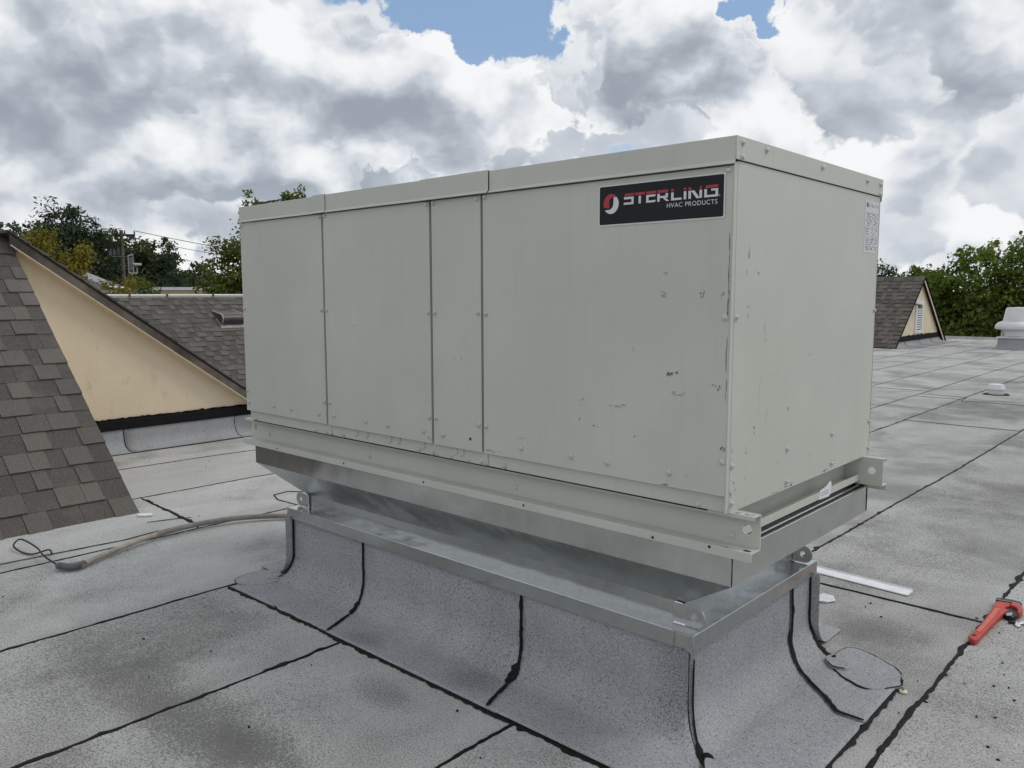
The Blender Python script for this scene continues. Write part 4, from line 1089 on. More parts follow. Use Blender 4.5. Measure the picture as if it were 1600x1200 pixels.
mb.add([(-7.25, *(P0 + dn2 * 0.1 + o_ * 0.95).yz), (-7.13, *(P0 + dn2 * 0.1 + o_ * 0.95).yz), (-7.13, *(P1 + o_ * 0.95).yz), (-7.25, *(P1 + o_ * 0.95).yz)], [(0, 1, 2, 3)])
mb.build('soffit', 'stucco', G, solid=0.01)
mb = MB(); mb.prism([(WX - 0.002, 0.232), (WX + 0.022, 0.236), (WX + 0.022, 0.325), (WX + 0.012, 0.345), (WX - 0.002, 0.345)], 0.3, 2.5, 'y'); mb.build('base_band', 'blacktrim', G)
mb = MB()
for k in range(31): mb.prism(blobpoly(0.4 + k * 0.066, 0.345 + 0.004 * nz(k), 0.05, 0.012 + 0.01 * abs(nz(k * 1.7, 3)), 8, k * 1.3, 0.5), WX + 0.012, WX + 0.018, 'x')
mb.build('tar_edge', 'blacktrim', G)
def wall_flash(parent, xw, segs, h=0.25, rad=0.13, toe=0.02, bead=0.008):
    wall = h - rad - 0.006; S = wall + rad * math.pi / 2 + toe
    for i, (a, b) in enumerate(segs):
        rows = []
        for k in range(17):
            o, z, no, nz_ = prof(S * k / 16, h, rad); l_ = 0.003 + 0.003 * (i % 2)
            rows.append([(xw + o + l_ * no, a + (b - a) * j / 10 + (0.03 * (k / 16) ** 2 if j == 0 else 0), z + l_ * nz_) for j in range(11)])
        mb = MB(); mb.grid(rows); mb.build('flashing_sheet', 'flash', parent, smooth=60, solid=0.004)
        if i:
            P, N = [], []
            for k in range(17):
                o, z, no, nz_ = prof(S * k / 16, h, rad)
                P.append(Vector((xw + o + 0.008 * no, a + 0.03 * (k / 16) ** 2, z + 0.008 * nz_))); N.append(Vector((no, 0, nz_)))
            ribbon(P, N, bead, a * 3.3, 'lap_bead', parent, step=0.02)
    a0, a1 = segs[0][0], segs[-1][1]
    ribbon([(xw + rad + toe + 0.004, a0 + (a1 - a0) * k / 20, 0.004) for k in range(21)], UP, bead, 7.1, 'toe_bead', parent, step=0.03)
wall_flash(G, WX, [(0.2, 1.03), (1.0, 2.25), (2.22, 2.62)])
mb = MB(); mb.prism([(-4.66, 0.05), (-4.62, 0.08), (-4.60, 0.13), (-4.64, 0.15), (-4.68, 0.10), (-4.70, 0.07)], 0.006, 0.016, 'z'); tag(mb.build('caulk_flake', 'white', G), 'flaking white sealant at the eave corner')

# --- shingled mansard of the wing across the yard
MA = thing('mansard_roof', (-17.5, 7.0, -4.8), 'long grey-brown shingled slope with white ridge coping and brown vent', 'roof')
tm = R(37); dm = Vector((math.cos(tm), 0, -math.sin(tm))); F3 = slope_frame(YV, dm)
rm = Vector((-17.5, 0, 1.575))
slab(rm, F3, -2.0, 24.0, 0.0, 5.2, 0.05, 'roof_deck', 'tarbase', MA)
e3 = 0.168; rs = random.Random(4)
rest = []
for k in range(30):
    s = 0.02 + k * e3; z = 1.575 - s * math.sin(tm)
    if k < 19:
        lo = 4.5 + (1.57 - z) * 1.02; hi = 8.5 - (1.57 - z) * 0.72
        lay_course(MA, rm, F3, lo, hi, s, e3, rs, (0.008, 0.020), 0.11, 0.25)
        rest += [(s, -2.0, lo), (s, hi, 24.0)]
    else: rest.append((s, -2.0, 24.0))
field(MA, rm, F3, rest, e3, rs)
for y0, y1 in ((-2.0, 2.35), (2.36, 5.30), (5.31, 6.15), (6.16, 7.28), (7.29, 11.0), (11.01, 16.0), (16.01, 24.0)):
    mb = MB(); mb.prism([(-17.62, 1.50), (-17.44, 1.545), (-17.42, 1.60), (-17.62, 1.625)], y0, y1, 'y'); mb.build('coping', 'offwhite', MA, bevel=0.004)
for y in (5.305, 6.155, 7.285):
    mb = MB(); mb.box(-17.43, -17.405, y - 0.02, y + 0.02, 1.57, 1.628); mb.build('coping_clip', 'fascia', MA)
mb = MB(); mb.box(-30, -17.62, -2, 24, -4.8, 1.45); mb.box(-17.62, -13.5, -1.9, 23.9, -4.8, -1.7); mb.build('wall', 'cement', MA)
# slant-back roof vent on that slope
V = thing('roof_vent', (-16.8, 7.2, 1.0), 'small brown metal slant-back vent on the far shingled slope', 'roof vent')
pr = [(0.0, 0.012), (0.06, 0.03), (0.38, 0.20), (0.44, 0.215), (0.50, 0.20), (0.54, 0.165), (0.56, 0.10), (0.555, 0.035)]
def vent_pt(a, s, h): return Vector(rm) + F3 @ Vector((a, s, h + 0.02))
s0, a0, a1 = 0.60, 7.02, 7.58
rows = [[vent_pt(a, s0 + s, h) for (s, h) in pr] for a in (a0, a0 + 0.02, a0 + 0.06, (a0 + a1) / 2, a1 - 0.06, a1 - 0.02, a1)]
mb = MB(); mb.grid(rows); mb.build('hood', 'brown', V, smooth=50)
for a, nm in ((a0, 'side'), (a1, 'side')):
    mb = MB(); mb.add([vent_pt(a, s0 + s, h) for (s, h) in pr] + [vent_pt(a, s0 + 0.5, 0.0)], [tuple(range(len(pr) + 1))]); mb.build(nm, 'brown', V, solid=0.004)
mb = MB(); mb.tube([vent_pt(a0 + 0.005, s0 + s, h + 0.002) for (s, h) in pr], 0.016, 6); mb.build('edge_highlight', 'steelgrey', V, smooth=True)  # pale tubes put the highlights along the hood's edges into colour
mb = MB(); mb.tube([vent_pt(a1 - 0.005, s0 + s, h + 0.002) for (s, h) in pr], 0.016, 6); mb.build('edge_highlight', 'steelgrey', V, smooth=True)
mb = MB(); mb.grid([[vent_pt(a0 - 0.04, s, 0.002), vent_pt(a1 + 0.06, s, 0.002)] for s in (s0 + 0.3, s0 + 0.66)]); mb.build('base_flange', 'steelgrey', V, solid=0.006)

# --- gable at the far end of the roof
D = thing('far_gable', (-6.5, 25.0, 0), 'small distant shingled gable with cream wall and white louvre', 'gable roof')
ap, base0, base1, gx = 2.10, 22.45, 27.65, -6.45
for sg, ye in ((1, base0), (-1, base1)):
    ang = math.atan2(ap - 0.02, abs(25.0 - ye)); L = math.hypot(ap - 0.02, 25.0 - ye)
    d_ = Vector((0, -sg * math.cos(ang), -math.sin(ang))); Fd = slope_frame(XV * 1.0, d_)
    og = Vector((gx + 0.10, 25.0, ap))
    slab(og, Fd, -7.0, 0.0, 0.0, L, 0.03, 'roof_deck', 'tarbase', D)
    n = int(L / 0.183)
    field(D, og, Fd, [(L - (k + 1) * 0.183, -7.0, 0.012) for k in range(n)], 0.183, random.Random(31 + sg))
    mb = MB()
    q0, q1 = Vector((0, 25.0, ap - 0.02)), Vector((0, ye, 0.0)); w_ = Vector((0, 0, -0.13 if sg < 0 else -0.02))
    mb.add([(gx + 0.06, *q0.yz), (gx + 0.10, *q0.yz), (gx + 0.10, *q1.yz), (gx + 0.06, *q1.yz), (gx + 0.06, *(q0 + w_).yz), (gx + 0.10, *(q0 + w_).yz), (gx + 0.10, *(q1 + w_).yz), (gx + 0.06, *(q1 + w_).yz)],
           [(0, 1, 2, 3), (7, 6, 5, 4), (0, 4, 5, 1), (1, 5, 6, 2), (2, 6, 7, 3), (3, 7, 4, 0)])
    mb.build('rake_board', 'stucco', D)
    mb = MB(); mb.tube([(gx + 0.115, *(q0 + Vector((0, 0, 0.02))).yz), (gx + 0.115, *(q1 + Vector((0, 0, 0.02))).yz)], 0.022, 6); mb.build('drip_edge', 'blacktrim', D)
    if sg < 0:
        mb = MB(); mb.tube([(gx + 0.08, *(q0 + w_).yz), (gx + 0.08, *(q1 + w_).yz)], 0.022, 6); mb.build('drip_edge', 'blacktrim', D)
for k in range(23):
    x = gx + 0.11 - k * 0.3
    mb = MB(); mb.add([(x, 24.83, ap - 0.10), (x, 25.0, ap + 0.05), (x, 25.17, ap - 0.10), (x - 0.31, 24.83, ap - 0.115), (x - 0.31, 25.0, ap + 0.035), (x - 0.31, 25.17, ap - 0.115)], [(0, 1, 4, 3), (1, 2, 5, 4)])
    mb.build('ridge_shingle', 'shingle_dark' if k % 2 else 'shingle', D, solid=0.012)
mb = MB(); mb.prism([(base0 + 0.1, 0.0), (base1 - 0.1, 0.0), (25.0, ap - 0.06)], gx - 0.1, gx, 'x'); mb.build('stucco_wall', 'stucco', D)
mb = MB(); mb.prism([(base0 + 0.15, 0.17), (base1 - 0.2, 0.17), (base1 - 0.36, 0.30), (base0 + 0.36, 0.30)], gx + 0.001, gx + 0.03, 'x'); mb.build('base_band', 'blacktrim', D)
mb = MB()
for k in range(34): mb.prism(blobpoly(base0 + 0.5 + k * 0.13, 0.30, 0.07, 0.03 + 0.05 * max(0, nz(k * 1.3, 9)), 7, k * 2.1, 0.5), gx + 0.004, gx + 0.02, 'x')
mb.build('tar_edge', 'blacktrim', D)
wall_flash(D, gx + 0.01, [(base0 + 0.1, 23.6), (23.55, 25.0), (24.95, 26.3), (26.25, base1 + 0.1)], 0.20, 0.16, 0.3, 0.012)
lv = MB(); y0, y1, z0, z1 = 24.50, 25.26, 0.375, 1.37
mbf = MB(); mbf.box(gx, gx + 0.04, y0, y0 + 0.14, z0, z1); mbf.box(gx, gx + 0.04, y1 - 0.14, y1, z0, z1); mbf.box(gx, gx + 0.04, y0 + 0.14, y1 - 0.14, z1 - 0.10, z1); mbf.box(gx, gx + 0.04, y0 + 0.14, y1 - 0.14, z0, z0 + 0.10)
louv = mbf.build('louvre', 'white', D)
mb = MB(); mb.box(gx + 0.001, gx + 0.006, y0 + 0.14, y1 - 0.14, z0 + 0.10, z1 - 0.10); mb.build('louvre_back', 'dark', louv)
for k in range(11):
    z = z0 + 0.115 + k * 0.0715
    mb = MB(); mb.prism([(gx + 0.008, z + 0.052), (gx + 0.030, z + 0.018), (gx + 0.030, z + 0.024), (gx + 0.008, z + 0.058)], y0 + 0.141, y1 - 0.141, 'y'); mb.build('slat', 'white', louv)
W_ = thing('wall_lamp', (gx, 24.45, 1.3), 'small dark lamp fixed beside the distant white louvre', 'lamp')
mb = MB(); mb.box(gx + 0.001, gx + 0.05, 24.02, 24.16, 1.14, 1.40); mb.build('back_plate', 'fitting', W_)
mb = MB(); mb.tube([(gx + 0.05, 24.1, 1.28), (gx + 0.14, 24.22, 1.27), (gx + 0.16, 24.42, 1.24)], 0.03, 6); mb.build('arm', 'fitting', W_)
mb = MB(); mb.lathe([(0.08, 0.0), (0.06, 0.08), (0.03, 0.11)], (gx + 0.16, 24.44, 1.17), 10); mb.build('lamp_head', 'fitting', W_)

# ------------------------------------------------------------------ things on the roof
fc = (-3.72, 24.66, 0.0); FS = 0.80
Fn = thing('exhaust_fan', fc, 'white spun-metal exhaust fan on a flared curb near the roof edge', 'exhaust fan')
mb = MB(); mb.lathe([(r_ * FS, z_ * 0.9) for r_, z_ in [(0.92, 0.004), (0.84, 0.03), (0.74, 0.12), (0.70, 0.34), (0.70, 0.36)]], fc, 4, rot=R(45)); mb.build('curb_base', 'flash', Fn, smooth=30)
mb = MB(); mb.lathe([(r_ * FS, z_ * 0.9) for r_, z_ in [(0.78, 0.362), (0.78, 0.40), (0.60, 0.42)]], fc, 4, rot=R(45)); mb.build('curb_cap', 'vent_white', Fn)
mb = MB(); mb.lathe([(r_ * FS, z_ * 0.9) for r_, z_ in [(0.50, 0.42), (0.50, 0.61), (0.54, 0.63)]], fc, 28); mb.build('base_ring', 'vent_white', Fn, smooth=40)
mb = MB(); mb.lathe([(r_ * FS, z_ * 0.9) for r_, z_ in [(0.60, 0.645), (0.69, 0.64), (0.715, 0.68), (0.70, 0.76), (0.62, 0.85), (0.46, 0.905), (0.40, 0.91)]], fc, 32); mb.build('shroud', 'vent_white', Fn, smooth=50)
mb = MB(); mb.lathe([(r_ * FS, z_ * 0.9) for r_, z_ in [(0.47, 0.905), (0.465, 0.93), (0.40, 1.28), (0.37, 1.33), (0.0, 1.345)]], fc, 28); mb.build('motor_cover', 'vent_white', Fn, smooth=40)
for k in range(4):
    a = R(45 + 90 * k); mb = MB(); mb.tube([(fc[0] + 0.40 * math.cos(a), fc[1] + 0.40 * math.sin(a), 0.378), (fc[0] + 0.50 * math.cos(a), fc[1] + 0.50 * math.sin(a), 0.594)], 0.016, 6); mb.build('bracket', 'steelgrey', Fn)
vc = (-1.70, 12.25, 0.0); VS = 0.64
Vt = thing('vent_cap', vc, 'little white eight-sided vent cap standing alone on the roof', 'vent')
mb = MB(); mb.prism(blobpoly(vc[0], vc[1], 0.19, 0.17, 20, 3.3, 0.3), 0.004, 0.012, 'z'); mb.build('tar_collar', 'tar', Vt)
mb = MB(); mb.lathe([(r_ * VS, z_ * 0.8) for r_, z_ in [(0.175, 0.01), (0.175, 0.10), (0.185, 0.105)]], vc, 8); mb.build('base', 'vent_white', Vt)
mb = MB(); mb.lathe([(r_ * VS, z_ * 0.8) for r_, z_ in [(0.165, 0.095), (0.205, 0.105), (0.205, 0.125), (0.165, 0.205), (0.15, 0.21)]], vc, 8); mb.build('cap', 'vent_white', Vt)

# flexible conduit with elbow and stub of wire
H = thing('flexible_conduit', (-3.85, 0.0, 0), 'ribbed grey flexible conduit lying on the roof with an elbow and bent wire', 'conduit')
ctrl = [Vector(p) for p in [(-3.765, -0.655, 0.028), (-3.89, -0.43, 0.032), (-3.985, -0.17, 0.04), (-4.02, 0.12, 0.045), (-3.985, 0.42, 0.04), (-3.86, 0.66, 0.033), (-3.66, 0.84, 0.028), (-3.42, 0.96, 0.027)]]
def spline(P, n):
    out = []
    for i in range(len(P) - 1):
        p0, p1, p2, p3 = P[max(i - 1, 0)], P[i], P[i + 1], P[min(i + 2, len(P) - 1)]
        for k in range(n):
            t_ = k / n
            out.append(0.5 * ((2 * p1) + (p2 - p0) * t_ + (2 * p0 - 5 * p1 + 4 * p2 - p3) * t_ ** 2 + (3 * p1 - p0 - 3 * p2 + p3) * t_ ** 3))
    return out + [P[-1]]
path = spline(ctrl, 84)
cut = 190
mb = MB(); mb.tube(path[:cut], [0.0165 + 0.0010 * math.sin(i * 1.57) for i in range(cut)], 10); mb.build('smooth_length', 'hose_tan', H, smooth=60)
mb = MB(); mb.tube(path[cut - 4:], [0.0180 + 0.0030 * math.sin(i * 1.5708) for i in range(len(path) - cut + 4)], 10); mb.build('ribbed_length', 'hose', H, smooth=60)
mb = MB(); mb.tube([(-3.785, -0.625, 0.030), (-3.765, -0.665, 0.031), (-3.770, -0.70, 0.031), (-3.79, -0.722, 0.031), (-3.82, -0.735, 0.031)], [0.019, 0.0215, 0.022, 0.021, 0.018], 12)
mb.build('elbow', 'fitting', H, smooth=50)
mb = MB(); mb.tube([(-3.82, -0.735, 0.031), (-3.85, -0.745, 0.031)], 0.021, 8); mb.build('lock_nut', 'fitting', H)
wp = spline([Vector(p) for p in [(-3.85, -0.745, 0.031), (-4.05, -0.755, 0.045), (-4.22, -0.74, 0.055), (-4.42, -0.745, 0.06), (-4.52, -0.755, 0.05), (-4.47, -0.80, 0.03), (-4.36, -0.79, 0.012), (-4.26, -0.755, 0.012), (-4.22, -0.68, 0.03), (-4.16, -0.68, 0.02)]], 8)
mb = MB(); mb.tube(wp, 0.0055, 6); mb.build('wire', 'wire', H, smooth=60)

# pipe wrench
PW = thing('pipe_wrench', (0.37, 2.0, 0.004), 'red pipe wrench lying across a black roof seam', 'pipe wrench')
SHIFT = (0.006, 0.0)
def plate_poly(pl, z0, z1, name, mat, parent, bev=0.004):
    mb = MB(); mb.prism(pl, z0, z1, 'z'); return mb.build(name, mat, parent, bevel=bev)
body = [(0.331, 1.735), (0.337, 1.775), (0.342, 1.90), (0.340, 2.12), (0.330, 2.30), (0.398, 2.312), (0.396, 2.262), (0.384, 2.242), (0.385, 2.218), (0.404, 2.196), (0.397, 2.17), (0.392, 2.11), (0.385, 2.0), (0.379, 1.87), (0.376, 1.775), (0.377, 1.725), (0.368, 1.693), (0.345, 1.698)]
hnd = plate_poly(body, 0.006, 0.034, 'handle', 'red', PW, 0.006)
plate_poly([(0.349, 1.80), (0.352, 2.0), (0.350, 2.18), (0.372, 2.18), (0.373, 2.0), (0.366, 1.80)], 0.0345, 0.0362, 'raised_panel', 'redlight', hnd, 0.0005)
mb = MB(); mb.lathe([(0.011, 0.0), (0.011, 0.0022)], (0.3525, 1.745, 0.0335), 14); mb.build('hanging_hole', 'dark', hnd)
jaw = [(0.396, 2.312), (0.432, 2.315), (0.450, 2.275), (0.462, 2.21), (0.452, 2.176), (0.444, 2.182), (0.438, 2.226), (0.426, 2.25), (0.398, 2.266)]
plate_poly(jaw, 0.010, 0.040, 'jaw_housing', 'red', PW, 0.006)
plate_poly([(0.326, 2.302), (0.322, 2.345), (0.39, 2.362), (0.428, 2.356), (0.440, 2.322), (0.43, 2.316), (0.396, 2.314)], 0.012, 0.036, 'hook_jaw', 'iron', PW, 0.004)
plate_poly([(0.333, 2.300), (0.398, 2.3125), (0.43, 2.3155), (0.429, 2.3195), (0.397, 2.3175), (0.331, 2.306)], 0.0362, 0.0385, 'worn_edge', 'steelgrey', PW, 0.0005)
mb = MB(); mb.lathe([(0.030, 0.0), (0.033, 0.004), (0.033, 0.020), (0.030, 0.024)], (0.4185, 2.185, 0.005), 18, 1.0, 1.9); mb.build('adjusting_nut', 'iron', PW, smooth=40)
plate_poly([(0.404, 2.135), (0.425, 2.172), (0.431, 2.132), (0.412, 2.112)], 0.0292, 0.036, 'heel_jaw', 'steelgrey', PW, 0.002)
mb = MB(); mb.tube([(0.425, 2.085, 0.012), (0.452, 2.10, 0.012)], 0.007, 6); mb.build('spring_pin', 'iron', PW)

SP = thing('open_end_spanner', (0.6, 2.1, 0.004), 'chrome open-ended spanner beside the red wrench', 'spanner')
hd = [(0.444, 2.10), (0.449, 2.128), (0.462, 2.142), (0.482, 2.146), (0.506, 2.136), (0.512, 2.12), (0.506, 2.098), (0.486, 2.105), (0.472, 2.110), (0.466, 2.100), (0.474, 2.082), (0.472, 2.064), (0.460, 2.058), (0.448, 2.074)]
plate_poly([(x + SHIFT[0], y + SHIFT[1]) for x, y in hd], 0.005, 0.013, 'open_jaw', 'chrome', SP, 0.002)
plate_poly([(0.510, 2.105), (0.514, 2.134), (0.706, 2.165), (0.736, 2.160), (0.736, 2.142), (0.706, 2.138)], 0.006, 0.012, 'shank', 'chrome', SP, 0.002)
mb = MB(); mb.lathe([(0.024, 0.0), (0.026, 0.004), (0.024, 0.009)], (0.751, 2.152, 0.0045), 16); mb.build('ring_end', 'chrome', SP, smooth=40)

TS = thing('metal_trim_strip', (-0.3, 2.19, 0.004), 'white folded metal strip lying on the roof behind the curb', 'metal strip')
mb = MB()
sec = [(-0.046, 0.002), (-0.043, 0.006), (-0.02, 0.009), (0.022, 0.013), (0.026, 0.020), (0.029, 0.020), (0.030, 0.0005), (-0.046, 0.0005)]
A_, B_ = Vector((-0.95, 2.235, 0.004)), Vector((-0.045, 2.182, 0.004)); sd = Vector((0.0585, 0.998, 0)).normalized()
mb.grid([[tuple(A_.lerp(B_, k / 8) + sd * p[0] + UP * (p[1] + 0.001)) for p in sec + [sec[0]]] for k in range(9)])
mb.f.append(tuple(range(len(sec)))); mb.f.append(tuple(8 * (len(sec) + 1) + i for i in range(len(sec))))
mb.build('folded_strip', 'alu', TS)
SCR = thing('paper_scrap', (-0.33, 1.80, 0.004), 'folded scrap of white card at the corner of the curb', 'paper')
mb = MB(); mb.add([(-0.39, 1.76, 0.005), (-0.345, 1.735, 0.006), (-0.300, 1.80, 0.012), (-0.325, 1.835, 0.022), (-0.375, 1.83, 0.026), (-0.40, 1.79, 0.015)], [(0, 1, 2, 5), (2, 3, 4, 5)]); mb.build('card', 'paper', SCR, solid=0.0025)
mb = MB(); mb.add([(-0.405, 1.73, 0.008), (-0.33, 1.745, 0.016), (-0.325, 1.765, 0.018), (-0.40, 1.765, 0.012)], [(0, 1, 2, 3)]); mb.build('card_flap', 'paper', SCR, solid=0.0025)
BU = thing('plastic_bushing', (0.262, 1.022, 0.004), 'tiny cream plastic bushing on the roof at the flashing corner', 'bushing')
mb = MB()
for k in range(20):
    a = 2 * math.pi * k / 20
mb.lathe([(0.0155, 0.0), (0.0165, 0.004), (0.0140, 0.0075), (0.0095, 0.009), (0.0085, 0.0095)], (0.262, 1.022, 0.004), 18); mb.build('ring', 'cream', BU, smooth=50)
mb = MB(); mb.lathe([(0.0062, 0.0), (0.0062, 0.0012)], (0.262, 1.022, 0.0132), 12); mb.build('bore', 'fascia', BU)

# ------------------------------------------------------------------ trees
def tree(name, label, x, y, crowns, leaf, n_leaf, size, seed, trunk_r=0.22, cat='tree', group=None, clump=0.16, per=46, zbase=-4.8, dense=0.0, extra=None, shape=1.0):
    """crowns: list of ellipsoids (dx, dy, z, rx, ry, rz); leaves are gathered in clumps through each of them"""
    rs = random.Random(seed)
    T = thing(name, (x, y, zbase), label, cat, group)
    zt = max(c[2] for c in crowns) - 1.1
    tr = MB()
    n = 9
    tr.tube([(x + 0.15 * nz(k * 0.5, seed), y + 0.15 * nz(k * 0.5, seed, 5), zbase + (zt - zbase) * k / n) for k in range(n + 1)], [trunk_r * (1.15 - 0.95 * k / n) for k in range(n + 1)], 8)
    vol = [c[3] * c[4] * c[5] for c in crowns]; tot = sum(vol)
    V, Fc = [], []
    cl = []
    ncl = max(6, n_leaf // per)
    for c, v in zip(crowns, vol):
        for i in range(max(3, int(ncl * (v / tot) ** 0.8))):
            d = Vector((rs.gauss(0, 1), rs.gauss(0, 1), rs.gauss(0, 1))).normalized()
            rr = rs.random() ** 0.42
            bump = 1.0 + 0.55 * nz(d.x * 1.8 + seed, d.y * 1.8, d.z * 1.8 + c[0])
            p = Vector((x + c[0] + d.x * c[3] * rr * bump, y + c[1] + d.y * c[4] * rr * bump, c[2] + d.z * c[5] * rr * bump))
            cl.append((p, d, min(c[3], c[4], c[5])))
    for i, (p, d, r_) in enumerate(cl):
        if i % 7 == 0:
            b0 = Vector((x, y, max(zbase + 1.5, p.z - r_ * 0.9)))
            mid = b0.lerp(p, 0.5) + Vector((0, 0, 0.15 * r_))
            tr.tube([b0, mid, p], [trunk_r * 0.32, trunk_r * 0.18, trunk_r * 0.05], 5)
        sp = clump * r_ + 0.10
        m_ = int(per * rs.uniform(0.6, 1.4))
        for j in range(m_):
            q = p + Vector([max(-1.7, min(1.7, rs.gauss(0, 1))) * sp * k_ for k_ in (1, 1, 0.75)])
            nrm = (d * 0.8 + Vector((rs.gauss(0, 1), rs.gauss(0, 1), rs.gauss(0.45, 1)))).normalized()
            a = nrm.orthogonal().normalized(); a = (Matrix.Rotation(rs.uniform(0, 6.28), 3, nrm) @ a)
            b = nrm.cross(a); s_ = size * rs.uniform(0.55, 1.35)
            k = len(V)
            V += [q - a * s_ * 0.5, q + b * s_ * 0.30 * shape + nrm * s_ * 0.08, q + a * s_ * 0.55, q - b * s_ * 0.30 * shape + nrm * s_ * 0.08]
            Fc.append((k, k + 1, k + 2, k + 3))
    tr.build('trunk', 'trunk', T, smooth=60)
    mb = MB(); mb.v = [tuple(v) for v in V]; mb.f = Fc
    mb.build('crown', leaf, T, fix=False)
    return T

GL = 'trees beyond the far shingled slope'
tree('dark_tree', 'dark spiky-topped tree at the back behind the yellow tree', -57.3, 18.0,
     [(0, 0, 5.6, 2.0, 2.0, 2.0), (-0.3, -0.9, 4.6, 2.4, 2.4, 1.6), (0.5, 1.9, 5.2, 1.4, 1.4, 1.0), (0, 0, 6.8, 0.8, 0.8, 0.9), (0.4, -1.6, 5.2, 1.2, 1.2, 0.7), (0, 0, 2.6, 3.0, 3.0, 2.6)], 'leaf_conifer', 9000, 0.34, 2, 0.3, group=GL, clump=0.11, per=34, shape=0.6)
tree('dark_tree', 'rounded dark tree at the end of the roofline, partly behind the gable', -62.0, 16.6,
     [(0, 0, 4.6, 2.2, 2.4, 1.9), (-0.5, -2.0, 3.6, 2.4, 2.2, 2.0), (0, 1.2, 3.2, 2.2, 2.2, 2.6)], 'leaf_conifer', 5200, 0.36, 3, 0.3, group=GL, clump=0.13, per=36)
tree('yellow_tree', 'yellow-green autumn tree rising above the dark gable rake', -31.1, 8.5,
     [(-0.1, -0.7, 3.15, 0.6, 0.55, 0.72), (0.1, 0.35, 2.75, 0.5, 0.5, 0.55), (0.0, -0.2, 2.2, 0.6, 0.7, 0.6), (0.0, 0.78, 3.1, 0.3, 0.3, 0.42), (0, 0.45, 2.1, 0.4, 0.4, 0.4)], 'leaf_yellow', 3600, 0.13, 4, 0.12, group=GL, clump=0.15, per=30)
tree('yellow_shrub', 'small yellow tree poking above the white coping beside the pole', -26.7, 8.55,
     [(0, -0.12, 1.85, 0.18, 0.16, 0.22), (0, 0.5, 1.95, 0.16, 0.2, 0.22), (0.1, 0.1, 1.5, 0.3, 0.5, 0.25)], 'leaf_yellow', 900, 0.11, 5, 0.06, group=GL, clump=0.16, per=22)
tree('green_shrub', 'small green tree top beside the pale far building', -35.6, 13.35,
     [(0, 0, 1.9, 0.5, 0.5, 0.55), (0, 0.3, 1.5, 0.5, 0.5, 0.4)], 'leaf_mid', 900, 0.14, 6, 0.08, group=GL, clump=0.18, per=26)
tree('dark_tree', 'broad dark tree directly behind the utility pole', -68.0, 25.2,
     [(0, -1.6, 4.2, 2.5, 2.3, 2.0), (0, 1.4, 4.8, 2.3, 2.2, 1.8), (0, 3.3, 3.8, 2.2, 2.0, 2.2), (0, 0, 1.6, 3.2, 5.0, 2.2)], 'leaf_dark', 9000, 0.36, 7, 0.35, group=GL, clump=0.12, per=36)
tree('dark_tree', 'ragged conical dark tree right of the utility pole', -64.3, 27.5,
     [(0, 0, 4.4, 0.9, 0.9, 1.3), (0, 0, 5.9, 0.4, 0.4, 0.7), (0, 0.3, 3.0, 1.3, 1.4, 1.4), (0, 0.2, 1.6, 1.7, 1.9, 1.4)], 'leaf_conifer', 4200, 0.30, 8, 0.25, group=GL, clump=0.11, per=30, shape=0.6)
tree('dark_tree', 'low dark tree in front of the far small house', -66.0, 31.0,
     [(0, 0, 2.4, 1.6, 1.6, 1.6), (0, -1.2, 1.6, 1.6, 1.6, 1.4)], 'leaf_dark', 3000, 0.32, 9, 0.25, group=GL, clump=0.13, per=34)
for i, (dx, dy, z, s, lab) in enumerate([(-92, 40.5, 3.2, 2.6, 'hazy far tree behind the small grey house'), (-96, 47, 3.6, 2.9, 'hazy far tree between the small house and the tall green tree'),
                                          (-95, 35, 3.0, 3.0, 'hazy far tree showing low behind the ragged conical one'), (-90, 24, 3.4, 3.2, 'hazy far tree behind the dark spiky-topped one')]):
    tree('far_tree', lab, dx, dy, [(0, 0, z, s, s, 2.0), (0, s * 0.9, z - 0.8, s, s, 1.8), (0, 0, z - 2.6, s * 1.3, s * 1.6, 2.0)], 'leaf_dark', 3000, 0.45, 20 + i, 0.3, group=GL, clump=0.14, per=34)
tree('tall_tree', 'tall green tree half hidden behind the far end of the air unit', -31.6, 17.0,
     [(0.3, 0.2, 4.3, 1.3, 1.4, 1.2), (-0.6, -1.1, 3.5, 1.0, 0.85, 0.62), (0.5, 1.1, 5.3, 0.7, 0.75, 0.65), (0.9, 1.4, 6.15, 0.28, 0.3, 0.36), (0.5, 0.95, 5.9, 0.25, 0.22, 0.22), (-0.1, -0.3, 5.7, 0.22, 0.22, 0.34), (-0.3, 0.1, 5.6, 0.2, 0.2, 0.3), (-0.5, -0.9, 2.3, 1.3, 1.2, 0.9), (0.2, 0.6, 2.4, 1.6, 1.6, 1.4), (-0.7, -1.8, 1.7, 0.8, 0.7, 0.5)], 'leaf_mid', 9500, 0.17, 30, 0.2, group=GL, clump=0.13, per=28)

